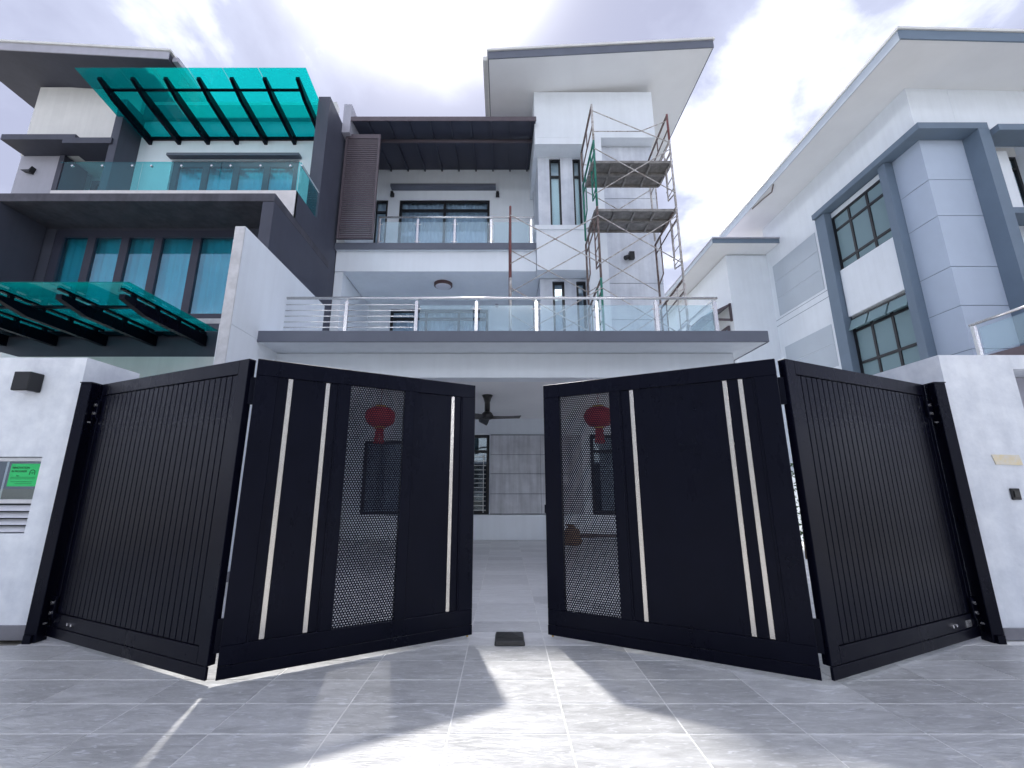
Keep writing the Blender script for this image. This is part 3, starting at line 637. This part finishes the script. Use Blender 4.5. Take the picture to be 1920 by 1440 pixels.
# corner cladding panels with open joints
part(MB().box(wx+0.012, 11.1, 9.0, 9.9, 3, 9.5), 'corner_core', 'blue', B)
zc = [3.0, 4.10, 5.10, 6.04, 7.33, 8.29, 9.5]
for a, b in zip(zc, zc[1:]):
    part(MB().box(wx, 11.11, 8.975, 9.02, a, b-0.016).box(wx, wx+0.03, 9.02, 9.86, a, b-0.016), 'cladding_panel', 'lblue', B)
# projecting surround
part(MB().box(9.72, 11.36, 8.60, 8.97, 9.38, 9.55).box(11.11, 11.37, 8.60, 9.6, 3.0, 9.378).box(9.72, 10.06, 8.97, 12.25, 9.38, 9.55)
     .box(9.80, 10.06, 11.86, 12.25, 3.0, 9.378).box(9.84, 10.06, 9.72, 9.93, 3.0, 9.378), 'window_surround', 'blue', B, bevel=0.004)
window_x(B, 9.94, 11.85, 7.36, 9.18, 10.0, cols=(10.58, 11.22), rows=(7.70, 8.72), fw=0.07, pane='frost', backmat='room')
lw = window_x(B, 9.94, 11.85, 3.9, 5.90, 10.0, cols=(10.58, 11.22), rows=(4.58, 5.52), fw=0.07, pane='frost', backmat='room')
for a, b in ((9.98, 10.55), (10.61, 11.19), (11.25, 11.82)):   # vents pushed open
    part(MB().prism([(9.99, 5.86), (9.86, 5.55), (9.885, 5.54), (10.0, 5.84)], 'y', a, b), 'open_vent', 'frost', lw)
# painted fields on the side wall, sheets proud of the plaster
for z0, z1 in ((8.57, 9.22), (7.92, 8.555), (7.25, 7.905), (5.45, 6.07), (4.75, 5.435)):
    part(MB().box(wx-0.012, wx-0.002, 12.66, 14.93, z0, z1), 'painted_panel', 'lgrey', B)
for z in (7.16, 6.94): part(MB().box(wx-0.004, wx-0.001, 12.3, 15.19, z-0.008, z+0.008), 'groove', 'blue', B)
# roof
part(slab_x(MB(), 8.90, 22, 10.98, 10.55, 0.22, 7.78, 16.05), 'roof', 'soffit', B)
part(slab_x(MB(), 8.87, 22, 10.965, 10.535, 0.25, 7.75, 7.778), 'fascia', 'blue', B)
part(MB().box(8.87, 8.898, 7.78, 16.08, 10.965, 11.215), 'fascia', 'lgrey', B)
part(slab_x(MB(), 8.84, 22, 11.218, 10.79, 0.06, 7.72, 16.1), 'roof_capping', 'white_warm', B)
# window bay at the far right
part(MB().box(11.40, 14, 8.45, 8.97, 9.2, 9.36), 'ledge', 'blue', B)
part(MB().box(11.95, 12.28, 9.1, 9.58, 7.6, 9.19).box(12.72, 13.0, 9.1, 9.58, 7.6, 9.19), 'mullion', 'white', B)
window_y(B, 12.28, 12.72, 7.62, 9.19, 9.3, rows=(8.85,), fw=0.06, name='window')
part(MB().box(11.372, 14, 9.05, 9.58, 7.45, 7.60), 'window_sill', 'blue', B)
# front balcony of the right house: slab with glass railing
part(MB().box(9.1, 16, 6.2, 8.97, 3.45, 3.62), 'balcony_slab', 'brown_alu', B)
br = part(MB().tube((9.2, 8.15, 4.30), (9.2, 6.3, 4.30), 0.026, 12), 'balcony_railing', 'steel', B, smooth=True)
part(MB().box(9.17, 9.23, 8.06, 8.12, 3.62, 4.27), 'post', 'steel', br); part(MB().box(9.17, 9.23, 6.3, 6.36, 3.62, 4.27), 'post', 'steel', br)
part(MB().box(9.194, 9.206, 6.42, 8.0, 3.68, 4.2), 'glass_panel', 'rail_glass', br)
# rear wing
part(MB().box(8.5, 10.06, 15.2, 22, 0, 9.85), 'rear_wing', 'mgrey' if False else 'white', B)
part(MB().box(7.65, 10.055, 14.38, 23, 9.88, 10.0), 'roof', 'soffit', B)
part(MB().box(7.62, 10.055, 14.35, 14.378, 9.87, 10.03), 'fascia', 'blue', B)
part(MB().box(7.62, 7.648, 14.38, 23, 9.87, 10.03), 'fascia', 'lgrey', B)
part(MB().box(7.6, 10.055, 14.3, 23, 10.033, 10.08), 'roof_capping', 'mgrey', B)
part(MB().path([(8.93, 12.6, 10.955), (9.05, 12.9, 10.90), (9.0, 13.3, 10.93), (8.95, 13.9, 10.955)], 0.02, 6), 'loose_flashing', 'rust', B)
aw = part(MB().prism([(8.48, 7.9), (7.35, 7.35), (7.35, 7.28), (8.48, 7.83)], 'y', 15.25, 21), 'side_awning', 'navy_sheet', B)
part(MB().bar((8.46, 15.28, 7.84), (7.4, 15.28, 7.30), 0.07, 0.07).bar((8.46, 15.28, 7.25), (7.4, 15.28, 7.28), 0.07, 0.07).bar((8.46, 15.28, 7.2), (8.46, 15.28, 7.9), 0.07, 0.07), 'awning_bracket', 'brown_alu', aw)
wnx = window_x(B, 15.5, 17.0, 5.2, 7.1, 8.42, cols=(16.25,), rows=(5.7, 6.3), fw=0.08, frame='brown_alu')

# ------------------------------------------------------------------ gate pillars and boundary
P = thing('gate_pillar', (-4.28, 4.15, 0), 'white skim coated gate pillar on the left holding a lamp and a meter box', 'pillar')
wb = MB(); wall_y(wb, -4.69, -3.87, 0.11, 2.37, 3.90, 4.5, [(-4.69, -4.07, 0.815, 1.46)])
part(wb, 'pillar_body', 'skim', P)
part(MB().box(-4.70, -3.86, 3.885, 4.5, 0, 0.11), 'skirting', 'skirt', P, bevel=0.003)
t = thing('wall_lamp', (-4.30, 3.9, 2.1), 'black box shaped wall lamp on the left gate pillar', 'wall light')
part(MB().box(-4.372, -4.222, 3.775, 3.899, 2.035, 2.205), 'lamp_body', 'blackframe', t, bevel=0.006)
part(MB().box(-4.35, -4.245, 3.795, 3.88, 2.027, 2.0345), 'diffuser', 'lamp_glass', t)
mbx = thing('meter_box', (-4.38, 4.0, 0.8), 'recessed meter window with aluminium louvres in the left gate pillar', 'meter box')
part(MB().box(-4.69, -4.075, 3.93, 3.97, 1.42, 1.455).box(-4.69, -4.075, 3.93, 3.97, 1.06, 1.095).box(-4.10, -4.075, 3.93, 3.97, 1.096, 1.419).box(-4.69, -4.64, 3.93, 3.97, 1.096, 1.419), 'frame', 'alu', mbx, bevel=0.003)
part(MB().box(-4.64, -4.10, 3.948, 3.954, 1.096, 1.419), 'pane', 'win_glass', mbx)
part(MB().box(-4.68, -4.08, 4.2, 4.22, 0.82, 1.45), 'meter_board', 'room', mbx)
for i in range(4):
    z = 0.825 + i*0.058
    part(MB().prism([(3.925, z), (3.955, z+0.045), (3.965, z+0.045), (3.935, z)], 'x', -4.68, -4.08), 'louvre', 'alu', mbx)
# green notice behind the pane, printed
nv = thing('notice', (-4.28, 3.944, 1.2), 'bright green renovation notice sheet taped inside the meter window', 'notice')
part(MB().box(-4.365, -4.112, 3.9395, 3.9415, 1.205, 1.40), 'paper', 'notice', nv)
def text(body, x, z, size, y, parent, mat='ink', align='LEFT'):
    cu = bpy.data.curves.new('print', 'FONT'); cu.body = body; cu.size = size; cu.offset = 0.0006; cu.align_x = align; cu.extrude = 0.0
    o = bpy.data.objects.new('print', cu); C.objects.link(o)
    dg = bpy.context.evaluated_depsgraph_get(); me = bpy.data.meshes.new_from_object(o.evaluated_get(dg))
    bpy.data.objects.remove(o)
    me.transform(Matrix.Translation(Vector((x, y, z)) - wo(parent)) @ Matrix.Rotation(R(90), 4, 'X'))
    me.materials.clear(); me.materials.append(M[mat]); p = bpy.data.objects.new('print', me); C.objects.link(p); p.parent = parent
    return p
text("RENOVATION", -4.352, 1.357, 0.024, 3.9385, nv); text("IN PROGRESS", -4.352, 1.327, 0.0225, 3.9385, nv); text("from", -4.30, 1.292, 0.012, 3.9385, nv)
mb = MB()
for z, a, b in ((1.283, -4.35, -4.13), (1.270, -4.35, -4.13), (1.245, -4.34, -4.15), (1.228, -4.30, -4.15)): mb.box(a, b, 3.9380, 3.9392, z-0.0012, z+0.0012)
part(mb, 'printed_line', 'ink', nv)
hm = MB()
for k in range(10):
    a0, a1 = R(180 - k*18), R(180 - (k+1)*18); hm.bar((-4.165+0.022*math.cos(a0), 3.9386, 1.325+0.022*math.sin(a0)), (-4.165+0.022*math.cos(a1), 3.9386, 1.325+0.022*math.sin(a1)), 0.001, 0.005)
hm.box(-4.189, -4.184, 3.938, 3.9392, 1.305, 1.326).box(-4.146, -4.141, 3.938, 3.9392, 1.305, 1.326).box(-4.175, -4.155, 3.938, 3.9392, 1.322, 1.326).box(-4.172, -4.158, 3.938, 3.9392, 1.312, 1.316)
part(hm, 'printed_emblem', 'ink', nv)

P2 = thing('gate_pillar', (4.5, 4.2, 0), 'white skim coated gate pillar on the right with a faded plate and bell switch', 'pillar')
wb = MB(); wall_y(wb, 4.04, 6.0, 0.09, 2.395, 3.90, 4.72, [(4.70, 5.3, 1.80, 2.26)])
part(wb, 'pillar_body', 'skim', P2)
part(MB().box(4.705, 5.295, 4.2, 4.3, 1.805, 2.255), 'recess_back', 'mgrey', P2)
part(MB().box(4.025, 6.0, 3.882, 4.72, 0, 0.09), 'skirting', 'skirt', P2, bevel=0.003)
pl = MB().add([(4.295,3.892,1.478),(4.535,3.892,1.474),(4.55,3.892,1.385),(4.315,3.892,1.392),(4.295,3.899,1.478),(4.535,3.899,1.474),(4.55,3.899,1.385),(4.315,3.899,1.392)], [(0,1,2,3),(4,7,6,5),(0,4,5,1),(1,5,6,2),(2,6,7,3),(3,7,4,0)])
single(pl, 'number_plate_remnant', 'plate', (4.42, 3.9, 1.38), 'faded yellow rectangular plaque mark on the right gate pillar', 'plaque')
t = thing('bell_switch', (4.42, 3.9, 1.1), 'small black square bell switch on the right gate pillar under the faded plaque', 'switch')
part(MB().box(4.375, 4.452, 3.882, 3.899, 1.092, 1.188), 'switch_plate', 'blackframe', t, bevel=0.004); part(MB().box(4.392, 4.435, 3.876, 3.8815, 1.115, 1.165), 'button', 'rubber', t)
bw = thing('boundary_wall', (-6, 4.1, 0), 'dark stone boundary wall of the grey house left of the gate pillar', 'wall')
part(MB().box(-9, -4.70, 3.96, 4.2, 0, 2.36), 'wall_face', 'stone', bw); part(MB().box(-9, -4.72, 3.93, 4.23, 2.361, 2.43), 'coping', 'white_warm', bw)
sw = single(MB().box(6.80, 6.95, 4.73, 16, 0, 1.5), 'boundary_wall', 'white', (6.87, 10, 0), 'white low boundary wall along the side yard behind the right gate', 'wall')

# ------------------------------------------------------------------ gate posts and four folding leaves
def post(x0, x1, lab):
    t = thing('gate_post', ((x0+x1)/2, 3.87, 0), lab, 'gate post')
    part(MB().box(x0, x1, 3.82, 3.92, 0.0, 2.11), 'post', 'black', t, bevel=0.004)
    part(MB().box(x0-0.004, x1+0.004, 3.816, 3.924, 2.1105, 2.118), 'cap', 'black', t)
    part(MB().box(x0+0.02, x1-0.02, 3.80, 3.819, 0.0, 0.06), 'base_plate', 'black', t)
    return t
post(-3.80, -3.70, 'black square gate post against the left white pillar'); post(3.86, 3.96, 'black square gate post against the right white pillar')

def ribbed_leaf(a, b, lab, hinge_left):
    d = Vector((b[0]-a[0], b[1]-a[1])); L = d.length
    t = thing('gate_leaf', (a[0], a[1], 0), lab, 'gate', math.atan2(d.y, d.x), 'leaves of the black folding driveway gate')
    st = 0.105; sl = st if not hinge_left else 0.06; sr = 0.06 if not hinge_left else st
    D = 0.055
    part(MB().box(0, sl, 0, D, 0.105, 2.112).box(L-sr, L, 0, D, 0.105, 2.112).box(sl, L-sr, 0.0005, D-0.0005, 2.005, 2.112).box(sl, L-sr, 0.0005, D-0.0005, 0.105, 0.205), 'frame', 'black', t, local=True, bevel=0.003)
    part(MB().box(-0.004, L+0.004, -0.006, 0.012, 0.03, 0.104), 'skirt_plate', 'black', t, local=True, bevel=0.002)
    part(MB().box(sl, L-sr, 0.026, 0.04, 0.205, 2.005), 'backing_sheet', 'black', t, local=True)
    n = 28; wpl = (L - sl - sr) / n
    me = MB().box(0.003, wpl - 0.003, 0.008, 0.0258, 0.208, 2.002).mesh('plank'); me.materials.append(M['black'])
    for i in range(n):
        o = bpy.data.objects.new('plank', me); C.objects.link(o); o.parent = t; o.location = (sl + i*wpl, 0, 0)
        m = o.modifiers.new('bevel', 'BEVEL'); m.width = 0.004; m.segments = 2; m.limit_method = 'ANGLE'
    # bolts low on the leaf
    bxp = 0.30 if hinge_left else L - 0.42
    for k in (0, 0.055): part(MB().tube((bxp+k, -0.012, 0.15), (bxp+k, 0.004, 0.15), 0.011, 12), 'bolt', 'steel', t, local=True)
    # hinges on the pillar side
    hx = -0.06 if hinge_left else L - 0.07
    for z in (1.80, 0.17):
        h = part(MB().box(hx, hx+0.13, -0.02, -0.002, z, z+0.16).tube((hx+(0.035 if hinge_left else 0.095), -0.035, z-0.03), (hx+(0.035 if hinge_left else 0.095), -0.035, z+0.16), 0.018, 10), 'hinge', 'black', t, local=True, bevel=0.003)
        for dz in (0.04, 0.115):
            part(MB().tube((hx+(0.10 if hinge_left else 0.03), -0.032, z+dz), (hx+(0.10 if hinge_left else 0.03), -0.0195, z+dz), 0.013, 10), 'hinge_bolt', 'steel', h, local=True)
        part(MB().box(hx+0.01, hx+0.07, -0.045, -0.02, z-0.045, z-0.032) if hinge_left else MB().box(hx+0.06, hx+0.12, -0.045, -0.02, z-0.045, z-0.032), 'hinge_pin', 'steel', h, local=True)
    return t, L
def perforated(x0, x1, z0, z1, p=0.0195, r=0.0066, y=0.02):
    """steel sheet with staggered round holes, cut as hexagon cells"""
    bm = bmesh.new(); rows = int((z1 - z0) / (p*0.866)); cols = int((x1 - x0) / p); R6 = p / math.sqrt(3); cache = {}
    def V(x, z):
        k = (round(x, 4), round(z, 4)); v = cache.get(k)
        if v is None: v = cache[k] = bm.verts.new((x, y, z))
        return v
    for j in range(rows + 1):
        for i in range(cols + 1):
            cx = x0 + (i + 0.5*(j % 2)) * p; cz_ = z0 + j * p * 0.866
            o = [V(cx + R6*math.cos(R(30+60*k)), cz_ + R6*math.sin(R(30+60*k))) for k in range(6)]
            q = [bm.verts.new((cx + r*math.cos(R(30+60*k)), y, cz_ + r*math.sin(R(30+60*k)))) for k in range(6)]
            for k in range(6):
                try: bm.faces.new((o[k], o[(k+1) % 6], q[(k+1) % 6], q[k]))
                except ValueError: pass
    me = bpy.data.meshes.new('perforated_sheet'); bm.to_mesh(me); bm.free(); me.materials.append(M['black'])
    return me
def panel_leaf(a, b, lab, stiles, panels, mesh, strips, end_left):
    d = Vector((b[0]-a[0], b[1]-a[1])); L = d.length
    t = thing('gate_leaf', (a[0], a[1], 0), lab, 'gate', math.atan2(d.y, d.x), 'leaves of the black folding driveway gate')
    D = 0.05; z0, z1 = 0.22, 1.99
    mb = MB()
    for s0, s1 in stiles: mb.box(s0, s1, 0, D, z0, z1)
    mb.box(0, L, 0.0005, D-0.0005, z1, 2.112).box(0, L, 0.0005, D-0.0005, 0.105, z0)
    part(mb, 'frame', 'black', t, local=True, bevel=0.003)
    part(MB().box(0, L, -0.004, 0.012, 0.03 , 0.104), 'skirt_plate', 'black', t, local=True, bevel=0.002)
    for s0, s1 in panels:
        part(MB().box(s0+0.001, s1-0.001, 0.016, 0.04, z0+0.001, z1-0.001), 'panel', 'black', t, local=True)
        # fine bead framing the panel
        for u in (s0, s1-0.012): part(MB().box(u, u+0.012, 0.006, 0.0158, z0, z1), 'bead', 'black', t, local=True)
    for s0, s1 in strips:
        part(MB().box(s0, s1, 0.004, 0.0155, z0+0.006, z1-0.004), 'metal_strip', 'strip', t, local=True, bevel=0.002)
    for s0, s1 in mesh:
        o = bpy.data.objects.new('perforated_sheet', perforated(s0-0.01, s1+0.004, z0-0.01, z1+0.004)); C.objects.link(o); o.parent = t
        m = o.modifiers.new('solid', 'SOLIDIFY'); m.thickness = 0.003
    # fold hinge blocks
    fx = L if end_left else 0
    for z in (1.78, 0.17): part(MB().box(fx-0.05, fx+0.04, D, D+0.025, z, z+0.2), 'hinge', 'black', t, local=True)
    ex = 0.03 if end_left else L-0.03
    part(MB().tube((ex, 0.025, 0.012), (ex, 0.025, 0.1), 0.009, 8), 'drop_bolt', 'gold', t, local=True)
    if end_left: part(MB().box(-0.012, 0.0, 0.005, 0.04, 0.98, 1.05), 'latch', 'black', t, local=True)
    return t, L
tl, L1 = ribbed_leaf((-3.69, 3.90), (-1.855, 3.06), 'ribbed black gate leaf hinged at the left white pillar', True)
tr, L2 = ribbed_leaf((2.045, 3.06), (3.845, 3.90), 'ribbed black gate leaf hinged at the right white pillar, with a silver maker plate', False)
part(MB().box(L2-0.20, L2-0.11, -0.004, 0.001, 0.115, 0.165), 'maker_plate', 'steel', tr, local=True)
panel_leaf((-1.79, 3.06), (-0.262, 3.935), 'flat black gate leaf left of the opening with mesh in its middle',
           [(0, .145), (.58, .665), (1.107, 1.19), (1.635, 1.7607)], [(.145, .58), (1.19, 1.635)], [(.665, 1.107)], [(.213, .246), (.477, .508), (1.528, 1.558)], False)
panel_leaf((0.36, 3.935), (1.972, 3.06), 'flat black gate leaf right of the opening with mesh at its inner edge',
           [(0, .15), (.605, .69), (1.69, 1.8341)], [(.69, 1.69)], [(.15, .605)], [(.775, .807), (1.475, 1.506), (1.58, 1.612)], True)
# stop block on the driveway
gs = thing('gate_stop', (0.045, 3.88, 0), 'black cast gate stop block fixed to the tiles between the gate leaves', 'gate stop')
part(MB().add([(-.075,3.755,0),(.165,3.755,0),(.165,4.02,0),(-.075,4.02,0),(-.07,3.76,.034),(.16,3.76,.034),(.155,4.0,.034),(-.065,4.0,.034)], [(0,3,2,1),(4,5,6,7),(0,1,5,4),(1,2,6,5),(2,3,7,6),(3,0,4,7)]), 'body', 'rubber', gs, bevel=0.006)
part(MB().add([(-.06,3.83,.035),(.15,3.83,.035),(.15,3.99,.035),(-.06,3.99,.035),(.02,3.90,.05),(.07,3.90,.05),(.07,3.93,.05),(.02,3.93,.05)], [(0,3,2,1),(4,5,6,7),(0,1,5,4),(1,2,6,5),(2,3,7,6),(3,0,4,7)]), 'ridge', 'rubber', gs, bevel=0.004)

# ------------------------------------------------------------------ scaffolding on the first floor balcony
SC = thing('scaffolding', (1.7, 8.0, 3.43), 'frame scaffolding with two steel platforms on the balcony in front of the tower', 'scaffolding')
yn, yf = 7.36, 8.56
def sframe(x, z, h, mats, ladder=True):
    mn, mf = mats
    p = part(MB().tube((x, yn, z), (x, yn, z+h), 0.022, 8), 'scaffold_frame', mn, SC, smooth=True)
    part(MB().tube((x, yf, z), (x, yf, z+h-0.10), 0.022, 8), 'leg', mf, p, smooth=True)
    part(MB().tube((x, yn, z+h-0.02), (x, yf, z+h-0.10), 0.022, 8), 'transom', mf, p, smooth=True)
    if ladder:
        iy = yn + 0.32; jy = yf - 0.30
        part(MB().path([(x, iy, z+h-0.04), (x, iy, z+0.35), (x, yn, z+0.28)], 0.014, 7), 'inner_tube', mn, p)
        part(MB().path([(x, jy, z+h-0.09), (x, jy, z+0.55), (x, yf, z+0.42)], 0.014, 7), 'inner_tube', mf, p)
        for k in range(4): part(MB().tube((x, yn, z+0.42+k*0.26), (x, iy, z+0.42+k*0.26), 0.010, 6), 'rung', mn, p)
        part(MB().tube((x, yn, z+h-0.25), (x, yf, z+h-0.32), 0.014, 7), 'transom', mf, p, smooth=True)
    else:
        part(MB().tube((x, yn, z+h*0.45), (x, yf, z+h*0.45-0.08), 0.014, 7).tube((x, (yn+yf)/2, z+h*0.45-0.04), (x, (yn+yf)/2, z+h-0.06), 0.012, 6), 'guard_bar', mf, p, smooth=True)
    return p
hh = 1.49; z0s = 3.44
xs3 = (0.12, 1.78, 3.29)
sframe(xs3[0], z0s, hh, ('galv', 'galv')); sframe(xs3[0], z0s+hh, hh, ('red', 'red'))
for x, ms in ((xs3[1], [('green','rust'), ('rust','rust'), ('green','green')]), (xs3[2], [('galv','rust'), ('galv','rust'), ('galv','galv')])):
    for k in range(3): sframe(x, z0s + k*hh, hh, ms[k])
sframe(xs3[1], z0s+3*hh, 0.86, ('galv', 'rust'), False); sframe(xs3[2], z0s+3*hh, 0.62, ('red', 'rust'), False)
def brace(a, b): part(MB().tube(a, b, 0.0105, 6), 'cross_brace', 'galv', SC, smooth=True)
for k in range(3):
    za, zb = z0s + k*hh + 0.28, z0s + k*hh + 1.28
    for y in (yn - 0.02, yf + 0.02):
        for xa, xb in zip(xs3, xs3[1:]):
            if k == 2 and xa == xs3[0]: continue
            brace((xa, y, za), (xb, y, zb)); brace((xa, y - 0.012, zb), (xb, y - 0.012, za))
z3 = z0s + 3*hh
brace((xs3[1], yn, z3+0.72), (xs3[2], yn, z3-0.05)); brace((xs3[1], yn-0.015, z3+0.2), (xs3[2]-0.45, yn+0.3, z3+0.5)); brace((xs3[2]-0.45, yn+0.3, z3+0.5), (xs3[2], yn+0.1, z3+0.55))
brace((xs3[1], yf, z3+0.45), (xs3[2], yf, z3+0.2))
def plank(z, y0, wd):
    x0, x1 = xs3[1] - 0.02, xs3[2] + 0.02
    b = MB().box(x0, x1, y0, y0+0.025, z-0.05, z).box(x0, x1, y0+wd-0.025, y0+wd, z-0.05, z)
    n = 4; sp = (x1-x0)/n
    for i in range(n+1): b.box(x0 + i*sp - 0.02, x0 + i*sp + 0.02, y0+0.026, y0+wd-0.026, z-0.045, z-0.006)
    p = part(b, 'platform', 'plank', SC)
    # perforated deck: strips with slots between
    d = MB(); d.box(x0, x1, y0+0.026, y0+wd-0.026, z-0.0035, z-0.0005)
    for i in range(n*10): d.box(x0 + (i+0.5)*(x1-x0)/(n*10) - 0.004, x0 + (i+0.5)*(x1-x0)/(n*10) + 0.004, y0+0.03, y0+wd-0.03, z-0.012, z-0.004)
    part(d, 'deck_plate', 'plank', p)
    part(MB().tube((x1, y0+0.05, z-0.01), (x1+0.05, y0+0.05, z+0.03), 0.012, 6).tube((x1, y0+wd-0.05, z-0.01), (x1+0.05, y0+wd-0.05, z+0.03), 0.012, 6), 'hook', 'plank', p)
for y0 in (7.42, 7.80): plank(z0s + hh*2 - 0.35 + 0.34, y0, 0.36)
for y0 in (7.42, 7.80): plank(z0s + hh*3 - 0.42, y0, 0.36)
# a loose hooked ladder bar hanging on the outer leg
for z in (z0s + hh*3 - 0.5, z0s + hh*2 - 0.5):
    part(MB().path([(xs3[2], 7.62, z+0.3), (xs3[2]-0.01, 7.62, z-0.42), (xs3[2]-0.01, 7.70, z-0.45)], 0.012, 7), 'hanging_hook', 'galv', SC)

# ------------------------------------------------------------------ houses added unseen behind the camera to bounce sunlight onto the shaded fronts
for i in range(4):
    x = -27 + i*14
    o = thing('house', (x + 6, -20, 0), ['white house across the street, far left', 'white house across the street, left of the gate', 'white house across the street, right of the gate', 'white house across the street, far right'][i], 'house')
    wb = MB(); hs = [(x+1+k*3.6, x+3.4+k*3.6, z, z+1.7) for k in range(3) for z in (1.0, 4.2, 7.2)]
    wall_y(wb, x, x+12.5, 0, 9.8, -20.2, -20, hs); wb.box(x, x+0.2, -30, -20.2, 0, 9.8).box(x+12.3, x+12.5, -30, -20.2, 0, 9.8).box(x, x+12.5, -30.2, -30, 0, 9.8)
    part(wb, 'wall', 'white', o); part(MB().box(x-0.7, x+13.2, -31, -18.9, 9.81, 10.1), 'roof', 'grey', o); part(MB().box(x, x+12.5, -20, -18.6, 3.2, 3.4), 'ledge', 'grey', o)
    for h in hs: part(MB().box(h[0], h[1], -20.12, -20.10, h[2], h[3]), 'pane', 'win_glass', o)
    part(MB().box(x+0.2, x+12.3, -21.4, -21.3, 0, 9.7), 'room_wall', 'room', o)

# ------------------------------------------------------------------ shrubs in the side yard behind the right gate
def shrub(x, y, h, lab):
    t = thing('shrub', (x, y, 0), lab, 'shrub', group='shrubs along the side yard')
    part(MB().tube((x, y, -0.005), (x+0.03, y, h*0.6), 0.02, 6, 0.01), 'stem', 'bark', t)
    mb = MB()
    for i in range(260):
        u = random.gauss(0, 0.16); v = random.gauss(0, 0.16); z = random.uniform(0.15, h)
        c = Vector((x+u, y+v, z)); a = Vector((random.gauss(0,1), random.gauss(0,1), random.gauss(0,.6))).normalized(); b = a.orthogonal().normalized(); s_ = random.uniform(0.03, 0.06)
        mb.add([c - a*s_, c + b*s_*0.45, c + a*s_, c - b*s_*0.45], [(0,1,2,3)])
    part(mb, 'foliage', 'leaf', t)
for x, y, h, l in ((5.2, 8.0, 1.6, 'leafy green shrub nearest the gap beside the right gate'), (5.7, 9.6, 1.3, 'leafy green shrub farther back in the side yard')): shrub(x, y, h, l)
